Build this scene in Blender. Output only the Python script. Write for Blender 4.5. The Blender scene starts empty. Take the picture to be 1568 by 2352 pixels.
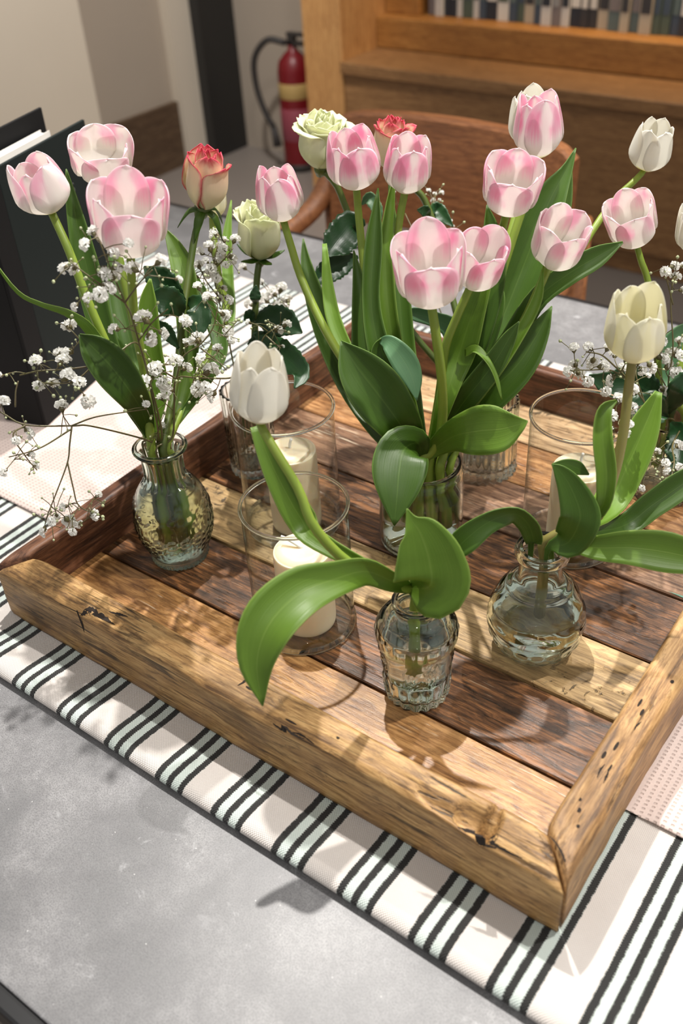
import bpy, bmesh, math, random
from mathutils import Vector as V, Matrix, Euler, noise

random.seed(7)
scene = bpy.context.scene
COL = scene.collection
PI = math.pi

# ------------------------------------------------------------------ camera
F = 2235.758                                   # focal length in pixels of the 1568 x 2352 frame
CAM = V((0.7166, -0.3662, 0.6624))
EUL = Euler((0.91297, 0.05148, 0.62825), 'XYZ')
RM = EUL.to_matrix()
cd = bpy.data.cameras.new('camera')
cam = bpy.data.objects.new('camera', cd)
COL.objects.link(cam)
cam.location = CAM
cam.rotation_euler = EUL
cd.sensor_fit = 'VERTICAL'
cd.sensor_height = 36.0
cd.lens = F / 2352 * 36
cd.clip_start = 0.05
cd.dof.use_dof = True
cd.dof.focus_distance = 0.89
cd.dof.aperture_fstop = 5.2
scene.camera = cam

# ------------------------------------------------------------------ world, lamps, exposure
w = bpy.data.worlds.new('room_ambience')
scene.world = w
w.use_nodes = True
w.node_tree.nodes['Background'].inputs[0].default_value = (1.0, 0.97, 0.93, 1)
w.node_tree.nodes['Background'].inputs[1].default_value = 0.36

def spot(name, loc, target, energy, radius, color=(1, 0.96, 0.905), angle=70, blend=0.6):
    l = bpy.data.lights.new(name, 'SPOT')
    l.energy = energy
    l.color = color
    l.shadow_soft_size = radius
    l.spot_size = math.radians(angle)
    l.spot_blend = blend
    ob = bpy.data.objects.new(name, l)
    COL.objects.link(ob)
    ob.location = loc
    ob.rotation_euler = (V(target) - V(loc)).to_track_quat('-Z', 'Y').to_euler()
    return ob

spot('ceiling_spotlight', (-0.26, 0.76, 1.95), (0.3, 0.25, 0), 160, 0.02)
spot('ceiling_spotlight', (1.05, 0.70, 1.95), (0.3, 0.25, 0), 95, 0.025)
spot('ceiling_spotlight', (0.50, 1.75, 1.95), (0.3, 0.2, 0), 48, 0.03)
spot('ceiling_spotlight', (1.0, -0.75, 1.95), (0.3, 0.2, 0.1), 16, 0.05)
spot('ceiling_spotlight', (-1.2, 1.6, 1.95), (-2.4, 1.9, -0.3), 140, 0.06, angle=75)
spot('ceiling_spotlight', (-0.4, 1.3, 1.95), (-0.7, 2.7, -0.4), 26, 0.08, angle=80)

vs = scene.view_settings
vs.view_transform = 'Standard'
vs.look = 'None'
vs.gamma = 1
vs.exposure = 0.38
vs.use_curve_mapping = False

# ------------------------------------------------------------------ geometry helpers
def at(px, py, d):
    """World point seen at pixel (px, py) of the 1568 x 2352 frame, d metres deep."""
    return CAM + RM @ V(((px - 784) / F * d, -(py - 1176) / F * d, -d))

def on_y(px, py, y):
    r = RM @ V(((px - 784) / F, -(py - 1176) / F, -1))
    return CAM + r * ((y - CAM.y) / r.y)

def depth(p):
    return -(RM.transposed() @ (V(p) - CAM)).z

def tag(o, label=None, cat=None, group=None, kind=None):
    if label: o['label'] = label
    if cat: o['category'] = cat
    if group: o['group'] = group
    if kind: o['kind'] = kind
    return o

def thing(name, loc, label, cat, group=None):
    o = bpy.data.objects.new(name, None)
    o.empty_display_size = 0.02
    COL.objects.link(o)
    o.location = loc
    tag(o, label, cat, group)
    return o

def mesh_obj(name, vf, mat, parent=None, smooth=True, uv=None, thick=0, world=True):
    """vf = (verts, faces) in world coordinates; becomes a child in parent space."""
    vs_, fs = vf
    off = V(parent_loc(parent)) if (parent and world) else V((0, 0, 0))
    me = bpy.data.meshes.new(name)
    me.from_pydata([tuple(V(v) - off) for v in vs_], [], fs)
    if uv is not None:
        ul = me.uv_layers.new(name='UVMap')
        for lp in me.loops:
            ul.data[lp.index].uv = uv[lp.vertex_index]
    if smooth:
        me.polygons.foreach_set('use_smooth', [True] * len(me.polygons))
    me.materials.append(mat)
    me.update()
    o = bpy.data.objects.new(name, me)
    COL.objects.link(o)
    if parent: o.parent = parent
    if thick:
        m = o.modifiers.new('thickness', 'SOLIDIFY')
        m.thickness = thick
        m.offset = 0
    return o

def parent_loc(p):
    l = V(p.location)
    while p.parent:
        p = p.parent
        l += V(p.location)
    return l

def child_of(root, name, o_mesh, loc=(0, 0, 0)):
    o = bpy.data.objects.new(name, o_mesh)
    COL.objects.link(o)
    o.parent = root
    o.location = loc
    return o

def join(*vfs):
    VV, FF = [], []
    for v, f in vfs:
        n = len(VV)
        VV += list(v)
        FF += [tuple(i + n for i in q) for q in f]
    return VV, FF

def catmull(pts, n):
    """pts: list of equal-length tuples -> n smoothly interpolated tuples."""
    m = len(pts)
    out = []
    for k in range(n):
        s = k / (n - 1) * (m - 1)
        i = min(int(s), m - 2)
        t = s - i
        p1, p2 = pts[i], pts[i + 1]
        p0 = pts[i - 1] if i > 0 else tuple(2 * a - b for a, b in zip(p1, p2))
        p3 = pts[i + 2] if i + 2 < m else tuple(2 * b - a for a, b in zip(p1, p2))
        out.append(tuple(0.5 * (2 * b + (c - a) * t + (2 * a - 5 * b + 4 * c - d) * t * t + (3 * b - a - 3 * c + d) * t ** 3)
                         for a, b, c, d in zip(p0, p1, p2, p3)))
    return out

def tube(pts, radii, n=8, cap=True):
    pts = [V(p) for p in pts]
    VV, FF = [], []
    up = V((0.3, 0.2, 0.9)).normalized()
    for i, p in enumerate(pts):
        t = (pts[min(i + 1, len(pts) - 1)] - pts[max(i - 1, 0)])
        t = t.normalized() if t.length > 1e-9 else V((0, 0, 1))
        if abs(t.dot(up)) > 0.98: up = V((1, 0, 0))
        a = t.cross(up).normalized()
        b = t.cross(a)
        up = -b if up.dot(b) < 0 else b
        a = t.cross(up).normalized(); b = a.cross(t)
        r = radii[i] if isinstance(radii, (list, tuple)) else radii
        for k in range(n):
            an = 2 * PI * k / n
            VV.append(p + a * (r * math.cos(an)) + b * (r * math.sin(an)))
    for i in range(len(pts) - 1):
        for k in range(n):
            FF.append((i * n + k, i * n + (k + 1) % n, (i + 1) * n + (k + 1) % n, (i + 1) * n + k))
    if cap:
        FF.append(tuple(reversed(range(n))))
        FF.append(tuple((len(pts) - 1) * n + k for k in range(n)))
    return VV, FF

def box(x0, x1, y0, y1, z0, z1):
    v = [(x, y, z) for z in (z0, z1) for y in (y0, y1) for x in (x0, x1)]
    return v, [(0, 2, 3, 1), (4, 5, 7, 6), (0, 1, 5, 4), (2, 6, 7, 3), (0, 4, 6, 2), (1, 3, 7, 5)]

def bevel(o, w, seg=2):
    m = o.modifiers.new('bevel', 'BEVEL')
    m.width = w
    m.segments = seg
    m.limit_method = 'ANGLE'
    return o

def lathe(prof, n=64, mod=None, close=False):
    """prof: list of (r, z). mod(theta, z, index) -> radius offset."""
    VV, FF = [], []
    for j, (r, z) in enumerate(prof):
        for k in range(n):
            th = 2 * PI * k / n
            rr = r + (mod(th, z, j) if mod else 0)
            VV.append((rr * math.cos(th), rr * math.sin(th), z))
    for j in range(len(prof) - 1):
        for k in range(n):
            FF.append((j * n + k, j * n + (k + 1) % n, (j + 1) * n + (k + 1) % n, (j + 1) * n + k))
    FF.append(tuple(reversed(range(n))))
    FF.append(tuple((len(prof) - 1) * n + k for k in range(n)))
    return VV, FF

def densify(prof, n):
    return catmull(prof, n)

def lerp(a, b, t): return a + (b - a) * t
def sstep(a, b, x):
    t = max(0, min(1, (x - a) / (b - a)))
    return t * t * (3 - 2 * t)

# ------------------------------------------------------------------ material helpers
class NT:
    def __init__(s, name):
        s.m = bpy.data.materials.new(name)
        s.m.use_nodes = True
        s.t = s.m.node_tree
        s.t.nodes.clear()
        s.out = s.n('ShaderNodeOutputMaterial')
    def n(s, kind, **kw):
        nd = s.t.nodes.new(kind)
        for k, v in kw.items(): setattr(nd, k, v)
        return nd
    def l(s, a, b): s.t.links.new(a, b)
    def val(s, sock, v):
        if hasattr(v, 'links') or hasattr(v, 'is_output'): s.l(v, sock)
        elif isinstance(v, (tuple, list)) and len(v) == 3 and sock.type == 'RGBA': sock.default_value = (*v, 1)
        else: sock.default_value = v
    def math(s, op, a, b=0.0, c=None, clamp=False):
        nd = s.n('ShaderNodeMath', operation=op, use_clamp=clamp)
        s.val(nd.inputs[0], a); s.val(nd.inputs[1], b)
        if c is not None: s.val(nd.inputs[2], c)
        return nd.outputs[0]
    def mix(s, f, a, b, mode='MIX'):
        nd = s.n('ShaderNodeMix', data_type='RGBA', blend_type=mode)
        s.val(nd.inputs[0], f); s.val(nd.inputs[6], a); s.val(nd.inputs[7], b)
        return nd.outputs[2]
    def smooth(s, x, a, b):
        nd = s.n('ShaderNodeMapRange', interpolation_type='SMOOTHSTEP')
        s.val(nd.inputs[0], x); nd.inputs[1].default_value = a; nd.inputs[2].default_value = b
        return nd.outputs[0]
    def noise(s, vec, scale, detail=4, rough=0.55, dist=0.0):
        nd = s.n('ShaderNodeTexNoise')
        if vec is not None: s.l(vec, nd.inputs['Vector'])
        nd.inputs['Scale'].default_value = scale
        nd.inputs['Detail'].default_value = detail
        nd.inputs['Roughness'].default_value = rough
        nd.inputs['Distortion'].default_value = dist
        return nd.outputs[0]
    def coord(s, kind='Object', scale=None, loc=None):
        tc = s.n('ShaderNodeTexCoord')
        v = tc.outputs[kind]
        if scale or loc is not None:
            mp = s.n('ShaderNodeMapping')
            s.l(v, mp.inputs[0])
            if scale: mp.inputs['Scale'].default_value = scale
            if loc is not None: s.val(mp.inputs['Location'], loc)
            v = mp.outputs[0]
        return v
    def ramp(s, fac, stops):
        nd = s.n('ShaderNodeValToRGB')
        e = nd.color_ramp.elements
        while len(e) < len(stops): e.new(0.5)
        for i, (p, c) in enumerate(stops):
            e[i].position = p; e[i].color = (*c, 1)
        s.l(fac, nd.inputs[0])
        return nd.outputs[0]
    def bump(s, h, strength=0.3, dist=0.001):
        nd = s.n('ShaderNodeBump')
        nd.inputs['Strength'].default_value = strength
        nd.inputs['Distance'].default_value = dist
        s.l(h, nd.inputs['Height'])
        return nd.outputs[0]
    def principled(s, color, rough=0.5, normal=None, **kw):
        b = s.n('ShaderNodeBsdfPrincipled')
        s.val(b.inputs['Base Color'], color)
        s.val(b.inputs['Roughness'], rough)
        if normal is not None: s.l(normal, b.inputs['Normal'])
        for k, v in kw.items(): s.val(b.inputs[k.replace('_', ' ')], v)
        return b
    def done(s, shader):
        s.l(shader.outputs[0] if hasattr(shader, 'outputs') else shader, s.out.inputs[0])
        return s.m

def srgb(r, g, b):
    f = lambda c: (c / 255) / 12.92 if c / 255 <= 0.04045 else (((c / 255) + 0.055) / 1.055) ** 2.4
    return (f(r), f(g), f(b))

def plain(name, color, rough=0.5, var=0.06, scale=20, **kw):
    t = NT(name)
    n = t.noise(t.coord(), scale, 4)
    c2 = tuple(max(0, c * (1 - var * 3)) for c in color)
    return t.done(t.principled(t.mix(n, color, c2), rough, **kw))

def wood(name, light, mid, dark, axis=0, gloss=0.45, stain=0.5, crack=0.5, scratch=0.0, ring=0.0, crackdir=0):
    """Old timber: grain along the given axis, stains, dark checks and pale scratches."""
    t = NT(name)
    oi = t.n('ShaderNodeObjectInfo')
    off = t.n('ShaderNodeCombineXYZ')
    for i in range(3): t.l(t.math('MULTIPLY', oi.outputs['Random'], 7.3 + 3 * i), off.inputs[i])
    def sc(a, b):
        v = [b, b, b]; v[axis] = a
        return tuple(v)
    warp = t.noise(t.coord(scale=sc(6, 14), loc=off.outputs[0]), 1, 3)
    vg = t.coord(scale=sc(6, 120), loc=off.outputs[0])
    wv = t.n('ShaderNodeVectorMath', operation='ADD')
    t.l(vg, wv.inputs[0])
    sc_ = t.n('ShaderNodeVectorMath', operation='SCALE')
    sc_.inputs[3].default_value = 5.0 + 6 * ring
    t.l(warp, sc_.inputs[0])
    t.l(sc_.outputs[0], wv.inputs[1])
    grain = t.noise(wv.outputs[0], 1, 5, 0.6)
    fine = t.noise(t.coord(scale=sc(24, 430), loc=off.outputs[0]), 1, 6, 0.75)
    blotch = t.noise(t.coord(scale=sc(9, 17), loc=off.outputs[0]), 1, 5, 0.62, 0.4)
    g = t.math('ADD', t.math('MULTIPLY', grain, 0.45), t.math('MULTIPLY', fine, 0.55))
    col = t.ramp(g, [(0.385, dark), (0.49, mid), (0.585, light)])
    st = t.math('MULTIPLY', t.smooth(blotch, 0.48, 0.72), stain)
    col = t.mix(st, col, tuple(c * 0.55 for c in dark))
    fl = t.noise(t.coord(scale=sc(38, 120), loc=off.outputs[0]), 1, 6, 0.72, 0.5)
    col = t.mix(t.math('MULTIPLY', t.smooth(fl, 0.52, 0.66), 0.30 + 0.4 * stain), col, tuple(c * 0.6 for c in dark))
    # checks
    cs = sc(11, 150) if not crackdir else sc(90, 60)
    ck = t.noise(t.coord(scale=cs, loc=off.outputs[0]), 1, 4, 0.65, 0.8)
    region = t.smooth(t.noise(t.coord(scale=sc(7, 12), loc=off.outputs[0]), 1.3, 3), 0.42, 0.62)
    ckm = t.math('MULTIPLY', t.math('MULTIPLY', t.smooth(ck, 0.575, 0.64), region), crack)
    col = t.mix(ckm, col, tuple(c * 0.18 for c in dark))
    if scratch:
        sn = t.noise(t.coord(scale=sc(26, 520), loc=off.outputs[0]), 1, 2, 0.5)
        reg2 = t.smooth(t.noise(t.coord(scale=sc(12, 16), loc=off.outputs[0]), 1, 3), 0.5, 0.66)
        sm = t.math('MULTIPLY', t.math('MULTIPLY', t.smooth(sn, 0.62, 0.70), reg2), scratch)
        col = t.mix(sm, col, srgb(222, 205, 178))
    h = t.math('SUBTRACT', t.math('MULTIPLY', g, 0.6), ckm)
    rough = t.math('ADD', gloss, t.math('MULTIPLY', grain, 0.2))
    return t.done(t.principled(col, rough, t.bump(h, 0.55, 0.0012)))

def glass(name, tint=(0.985, 1, 0.99), ior=1.45, rough=0.0):
    """Solid glass or water: true refraction."""
    t = NT(name)
    b = t.n('ShaderNodeBsdfGlass'); b.inputs[0].default_value = (*tint, 1)
    b.inputs['IOR'].default_value = ior
    b.inputs['Roughness'].default_value = rough
    return t.done(b)

def sheet_glass(name, tint=(0.985, 0.995, 0.99), ior=1.5):
    """Thin-walled clear glass: straight transmission plus Fresnel reflection."""
    t = NT(name)
    a = t.n('ShaderNodeBsdfTransparent')
    lw0 = t.n('ShaderNodeLayerWeight'); lw0.inputs[0].default_value = 0.5
    t.l(t.mix(t.math('POWER', lw0.outputs['Facing'], 4.0), tint, (0.58, 0.63, 0.60)), a.inputs[0])
    b = t.n('ShaderNodeBsdfGlossy'); b.inputs['Roughness'].default_value = 0.02
    lw = t.n('ShaderNodeLayerWeight'); lw.inputs[0].default_value = 0.5
    r0 = ((ior - 1) / (ior + 1)) ** 2
    fr = t.math('ADD', r0, t.math('MULTIPLY', t.math('POWER', lw.outputs['Facing'], 5.0), 1 - r0))
    mx = t.n('ShaderNodeMixShader')
    t.l(fr, mx.inputs[0]); t.l(a.outputs[0], mx.inputs[1]); t.l(b.outputs[0], mx.inputs[2])
    return t.done(mx)

def thin_part(name, col_fn, rough=0.5, transl=0.35, bump=None, coat=0.0):
    """Petals and leaves: diffuse front plus light shining through."""
    t = NT(name)
    col = col_fn(t)
    p = t.principled(col, rough, bump(t) if bump else None, Coat_Weight=coat)
    tr = t.n('ShaderNodeBsdfTranslucent')
    t.l(col, tr.inputs[0])
    mx = t.n('ShaderNodeMixShader')
    mx.inputs[0].default_value = transl
    t.l(p.outputs[0], mx.inputs[1]); t.l(tr.outputs[0], mx.inputs[2])
    return t.done(mx)

def uvsplit(t):
    tc = t.n('ShaderNodeTexCoord')
    sp = t.n('ShaderNodeSeparateXYZ')
    t.l(tc.outputs['UV'], sp.inputs[0])
    return tc.outputs['UV'], sp.outputs[0], sp.outputs[1]

def petal_color(white, pink, deep, base, amount):
    def fn(t):
        uv, v, u = uvsplit(t)
        oi = t.n('ShaderNodeObjectInfo')
        off = t.n('ShaderNodeCombineXYZ')
        t.l(t.math('MULTIPLY', oi.outputs['Random'], 31.0), off.inputs[0])
        t.l(t.math('MULTIPLY', oi.outputs['Random'], 17.0), off.inputs[1])
        def un(sx, sy, det=3):
            mp = t.n('ShaderNodeMapping')
            t.l(uv, mp.inputs[0]); mp.inputs['Scale'].default_value = (sx, sy, 1)
            t.l(off.outputs[0], mp.inputs['Location'])
            return t.noise(mp.outputs[0], 1, det)
        e = t.math('ABSOLUTE', t.math('SUBTRACT', t.math('MULTIPLY', v, 2.0), 1.0))
        big = un(1.5, 1.1)
        streak = un(26, 1.5, 2)
        side = t.smooth(t.math('ADD', e, t.math('MULTIPLY', t.math('SUBTRACT', big, 0.5), 2.0)), 0.14, 0.66)
        side = t.math('MULTIPLY', side, t.math('SUBTRACT', 1.0, t.math('MULTIPLY', t.smooth(e, 0.80, 1.0), 0.35)))
        up = t.smooth(t.math('ADD', u, t.math('MULTIPLY', t.math('SUBTRACT', streak, 0.5), 0.35)), 0.34, 0.72)
        rim = t.smooth(u, 0.80, 0.98)
        a = t.math('MULTIPLY', t.math('MULTIPLY', up, t.math('ADD', t.math('MULTIPLY', side, 0.82), 0.14)), amount)
        a = t.math('MULTIPLY', a, t.math('SUBTRACT', 1.0, t.math('MULTIPLY', rim, 0.35)))
        col = t.mix(a, white, pink)
        d = t.math('MULTIPLY', t.math('MULTIPLY', t.smooth(big, 0.50, 0.66), t.math('MULTIPLY', up, side)), 0.55 * amount)
        col = t.mix(d, col, deep)
        vein = t.math('MULTIPLY', t.smooth(streak, 0.56, 0.72), 0.10)
        col = t.mix(vein, col, white)
        col = t.mix(t.math('SUBTRACT', 1.0, t.smooth(u, 0.02, 0.20)), col, base)
        return col
    return fn

def petal_bump(t):
    uv, v, u = uvsplit(t)
    mp = t.n('ShaderNodeMapping')
    t.l(uv, mp.inputs[0]); mp.inputs['Scale'].default_value = (38, 1.6, 1)
    return t.bump(t.noise(mp.outputs[0], 1, 2), 0.25, 0.0006)

M = {}
WHITE = (0.86, 0.84, 0.78)
M['pink'] = thin_part('pink_tulip_petal', petal_color((0.93, 0.90, 0.87), (0.92, 0.42, 0.62), (0.88, 0.24, 0.48), (0.86, 0.84, 0.48), 0.66), 0.45, 0.5, petal_bump)
M['palepink'] = thin_part('pale_pink_tulip_petal', petal_color((0.93, 0.91, 0.87), (0.92, 0.50, 0.67), (0.88, 0.32, 0.54), (0.86, 0.84, 0.48), 0.56), 0.45, 0.5, petal_bump)
M['white'] = thin_part('white_tulip_petal', petal_color((0.90, 0.885, 0.83), (0.89, 0.86, 0.78), (0.84, 0.78, 0.62), (0.80, 0.74, 0.30), 0.6), 0.45, 0.48, petal_bump)
M['cream'] = thin_part('cream_tulip_petal', petal_color((0.89, 0.865, 0.68), (0.90, 0.885, 0.80), (0.90, 0.885, 0.80), (0.84, 0.78, 0.34), 0.9), 0.45, 0.48, petal_bump)

def leaf_color(c0, c1, edge):
    def fn(t):
        uv, v, u = uvsplit(t)
        mp = t.n('ShaderNodeMapping')
        t.l(uv, mp.inputs[0]); mp.inputs['Scale'].default_value = (16, 1.2, 1)
        oi = t.n('ShaderNodeObjectInfo')
        st = t.noise(mp.outputs[0], 1, 3)
        big = t.noise(t.coord(), 30, 3)
        col = t.mix(t.math('MULTIPLY', t.math('ADD', st, big), 0.5), c0, c1)
        hs = t.n('ShaderNodeHueSaturation')
        t.l(col, hs.inputs['Color'])
        t.l(t.math('ADD', 0.8, t.math('MULTIPLY', oi.outputs['Random'], 0.4)), hs.inputs['Value'])
        col = hs.outputs[0]
        e = t.math('ABSOLUTE', t.math('SUBTRACT', t.math('MULTIPLY', v, 2.0), 1.0))
        col = t.mix(t.math('MULTIPLY', t.smooth(e, 0.93, 1.0), 0.6), col, edge)
        mid = t.math('SUBTRACT', 1.0, t.smooth(e, 0.0, 0.05))
        return t.mix(t.math('MULTIPLY', mid, 0.25), col, edge)
    return fn

def leaf_bump(t):
    uv, v, u = uvsplit(t)
    mp = t.n('ShaderNodeMapping')
    t.l(uv, mp.inputs[0]); mp.inputs['Scale'].default_value = (40, 1.0, 1)
    return t.bump(t.noise(mp.outputs[0], 1, 2), 0.3, 0.0006)

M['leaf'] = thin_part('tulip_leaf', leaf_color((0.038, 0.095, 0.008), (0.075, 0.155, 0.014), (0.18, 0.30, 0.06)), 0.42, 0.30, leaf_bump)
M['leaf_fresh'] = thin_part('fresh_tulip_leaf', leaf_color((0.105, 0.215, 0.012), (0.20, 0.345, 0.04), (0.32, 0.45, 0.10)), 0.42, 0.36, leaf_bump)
M['leaf_blue'] = thin_part('waxy_leaf_underside', leaf_color((0.065, 0.16, 0.070), (0.10, 0.22, 0.10), (0.20, 0.34, 0.14)), 0.45, 0.22, leaf_bump)
M['leaf_rose'] = thin_part('rose_leaf', leaf_color((0.010, 0.042, 0.012), (0.022, 0.075, 0.022), (0.05, 0.12, 0.04)), 0.33, 0.14, leaf_bump)

def stem_mat(name, c0, c1):
    t = NT(name)
    n = t.noise(t.coord(), 45, 3)
    return t.done(t.principled(t.mix(n, c0, c1), 0.42, Subsurface_Weight=0.15, Subsurface_Radius=(0.002, 0.004, 0.001)))
M['stem'] = stem_mat('tulip_stem', (0.26, 0.33, 0.045), (0.17, 0.27, 0.03))
M['stem_brown'] = stem_mat('reddish_tulip_stem', (0.20, 0.22, 0.05), (0.22, 0.15, 0.05))
M['stem_rose'] = stem_mat('rose_stem', (0.06, 0.12, 0.015), (0.09, 0.10, 0.02))
M['stem_gyp'] = stem_mat('baby_breath_stem', (0.10, 0.11, 0.035), (0.13, 0.085, 0.04))

def rose_color(c0, c1, edge, pw):
    def fn(t):
        uv, v, u = uvsplit(t)
        mp = t.n('ShaderNodeMapping')
        t.l(uv, mp.inputs[0]); mp.inputs['Scale'].default_value = (5, 3, 1)
        n = t.noise(mp.outputs[0], 1, 4)
        col = t.mix(t.smooth(u, 0.1, 0.8), c0, c1)
        e = t.math('ABSOLUTE', t.math('SUBTRACT', t.math('MULTIPLY', v, 2.0), 1.0))
        m = t.math('MAXIMUM', t.math('MULTIPLY', e, 0.95), u)
        m = t.math('ADD', m, t.math('MULTIPLY', t.math('SUBTRACT', n, 0.5), 0.30))
        return t.mix(t.math('MULTIPLY', t.smooth(m, 0.76, 1.02), pw), col, edge)
    return fn
M['rose_red'] = thin_part('red_edged_rose_petal', rose_color((0.80, 0.74, 0.50), (0.86, 0.68, 0.50), (0.64, 0.03, 0.085), 1.0), 0.5, 0.28, petal_bump)
M['rose_green'] = thin_part('pale_green_rose_petal', rose_color((0.66, 0.70, 0.40), (0.84, 0.84, 0.64), (0.72, 0.78, 0.44), 0.6), 0.5, 0.35, petal_bump)

M['gyp'] = thin_part('baby_breath_petal', lambda t: t.mix(t.noise(t.coord(), 300, 2), (0.93, 0.925, 0.90), (0.88, 0.88, 0.84)), 0.6, 0.35)
M['bud'] = plain('baby_breath_bud', (0.42, 0.46, 0.26), 0.5)

M['glass'] = sheet_glass('clear_glass')
M['vase_glass'] = glass('pressed_glass', (0.97, 1, 0.985), 1.45)
M['vase_glass_soft'] = glass('soft_pressed_glass', (0.95, 1, 0.97), 1.45, 0.10)
M['water'] = glass('water', (0.985, 1, 0.98), 1.30)

t = NT('ivory_wax')
M['wax'] = t.done(t.principled(t.mix(t.noise(t.coord(), 15, 2), (0.80, 0.70, 0.50), (0.78, 0.66, 0.46)), 0.38,
                               Subsurface_Weight=0.5, Subsurface_Radius=(0.012, 0.008, 0.004), Subsurface_Scale=1.0))
M['wick'] = plain('cotton_wick', (0.82, 0.80, 0.74), 0.9)

M['plank_honey'] = wood('honey_plank', srgb(190, 144, 90), srgb(154, 110, 64), srgb(100, 66, 37), 0, 0.20, 0.35, 0.35, 0.8, 1)
M['plank_dark'] = wood('dark_brown_plank', srgb(150, 101, 60), srgb(94, 62, 38), srgb(42, 29, 20), 0, 0.20, 0.7, 0.5, 0.25, 1)
M['plank_olive'] = wood('weathered_tan_plank', srgb(204, 172, 122), srgb(172, 140, 94), srgb(106, 84, 56), 0, 0.32, 0.45, 0.85, 0.1, 0, 1)
M['plank_grey'] = wood('greyed_plank', srgb(164, 130, 102), srgb(124, 92, 70), srgb(74, 51, 38), 0, 0.22, 0.35, 0.4, 0.9, 0)
M['plank_tan'] = wood('tan_plank', srgb(192, 146, 98), srgb(154, 108, 68), srgb(98, 65, 38), 0, 0.22, 0.35, 0.45, 0.3, 1)
M['plank_pale'] = wood('pale_cracked_plank', srgb(206, 176, 138), srgb(178, 146, 108), srgb(112, 86, 60), 0, 0.32, 0.35, 0.8, 0.1, 0, 1)
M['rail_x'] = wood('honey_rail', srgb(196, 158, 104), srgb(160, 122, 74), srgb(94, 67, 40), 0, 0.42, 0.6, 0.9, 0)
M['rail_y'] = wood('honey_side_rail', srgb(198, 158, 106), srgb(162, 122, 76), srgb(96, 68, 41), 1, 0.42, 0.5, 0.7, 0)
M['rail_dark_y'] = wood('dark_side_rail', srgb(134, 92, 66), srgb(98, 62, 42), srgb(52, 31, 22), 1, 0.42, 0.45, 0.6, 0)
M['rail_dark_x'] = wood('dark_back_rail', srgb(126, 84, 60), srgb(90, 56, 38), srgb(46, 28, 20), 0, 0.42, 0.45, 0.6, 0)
M['hole'] = plain('dark_hole', (0.02, 0.012, 0.008), 0.9)  # near-black colour stands in for the shade inside holes and splits
M['teal_paint'] = plain('old_teal_paint', srgb(110, 160, 140), 0.6)
M['oak'] = wood('oak_veneer', srgb(156, 116, 74), srgb(136, 98, 60), srgb(112, 78, 46), 0, 0.40, 0.12, 0.05, 0)
M['oak_v'] = wood('oak_upright', srgb(206, 158, 100), srgb(188, 138, 84), srgb(160, 112, 66), 2, 0.40, 0.08, 0.02, 0)
M['chair_wood'] = wood('walnut_chair_wood', srgb(158, 104, 64), srgb(136, 86, 52), srgb(110, 68, 40), 0, 0.35, 0.1, 0.0, 0)

# stone-look table top
t = NT('grey_stone_laminate')
c = t.coord()
big = t.noise(c, 9, 5, 0.6, 0.3)
fine = t.noise(c, 900, 2, 0.7)
mot = t.noise(c, 160, 4, 0.65)
col = t.mix(t.smooth(big, 0.30, 0.72), srgb(106, 106, 107), srgb(150, 149, 150))
col = t.mix(t.math('MULTIPLY', t.smooth(t.noise(c, 34, 5, 0.65, 0.6), 0.42, 0.66), 0.5), col, srgb(108, 107, 109))
col = t.mix(t.math('MULTIPLY', t.smooth(mot, 0.35, 0.7), 0.5), col, srgb(112, 111, 112))
col = t.mix(t.math('MULTIPLY', t.smooth(fine, 0.44, 0.62), 0.65), col, srgb(84, 84, 87))
col = t.mix(t.math('MULTIPLY', t.smooth(t.noise(c, 26, 6, 0.7, 1.2), 0.60, 0.72), 0.55), col, srgb(182, 182, 184))
col = t.mix(t.math('MULTIPLY', t.smooth(t.noise(c, 330, 1), 0.80, 0.83), 0.7), col, srgb(230, 230, 228))
M['stone'] = t.done(t.principled(col, 0.42, t.bump(fine, 0.15, 0.0005)))
M['black_edge'] = plain('black_edge_band', (0.012, 0.012, 0.013), 0.35)
M['metal_black'] = plain('black_steel', (0.02, 0.02, 0.02), 0.4)

# striped woven runner: bundles of three black stripes around two mint ones
def weave(t, sx, sy, per):
    sp = t.n('ShaderNodeSeparateXYZ')
    t.l(t.coord(), sp.inputs[0])
    x, y = sp.outputs[0], sp.outputs[1]
    wx = t.math('SINE', t.math('MULTIPLY', x, 2 * PI / per * sx))
    wy = t.math('SINE', t.math('MULTIPLY', y, 2 * PI / per * sy))
    return x, y, wx, wy
t = NT('striped_woven_cotton')
x, y, wx, wy = weave(t, 1, 1, 0.0021)
chk = t.math('MULTIPLY', wx, wy)
wob = t.math('MULTIPLY', t.math('SUBTRACT', t.noise(t.coord(), 260, 2), 0.5), 0.0016)
ph = t.math('MULTIPLY', t.math('FLOORED_MODULO', t.math('ADD', t.math('SUBTRACT', x, 0.0752), wob), 0.0626), 1000.0)   # mm into the repeat
inb = t.math('LESS_THAN', ph, 31.8)
q = t.math('FLOORED_MODULO', ph, 12.95)
blk = t.math('MULTIPLY', t.math('LESS_THAN', q, 6.0), inb)
edge = t.math('GREATER_THAN', t.math('ABSOLUTE', t.math('SUBTRACT', q, 3.0)), 2.35)
dot = t.math('MULTIPLY', t.math('GREATER_THAN', chk, 0.42), edge)
cream = t.mix(t.noise(t.coord(), 40, 3), srgb(229, 222, 216), srgb(213, 205, 199))
mint = t.mix(t.smooth(chk, -0.3, 0.6), srgb(222, 231, 225), srgb(178, 194, 187))
black = t.mix(dot, srgb(20, 22, 22), srgb(205, 212, 206))
col = t.mix(inb, cream, mint)
col = t.mix(blk, col, black)
col = t.mix(t.math('MULTIPLY', t.smooth(t.math('MULTIPLY', chk, -1), 0.2, 0.9), 0.16), col, srgb(150, 138, 128))
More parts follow.
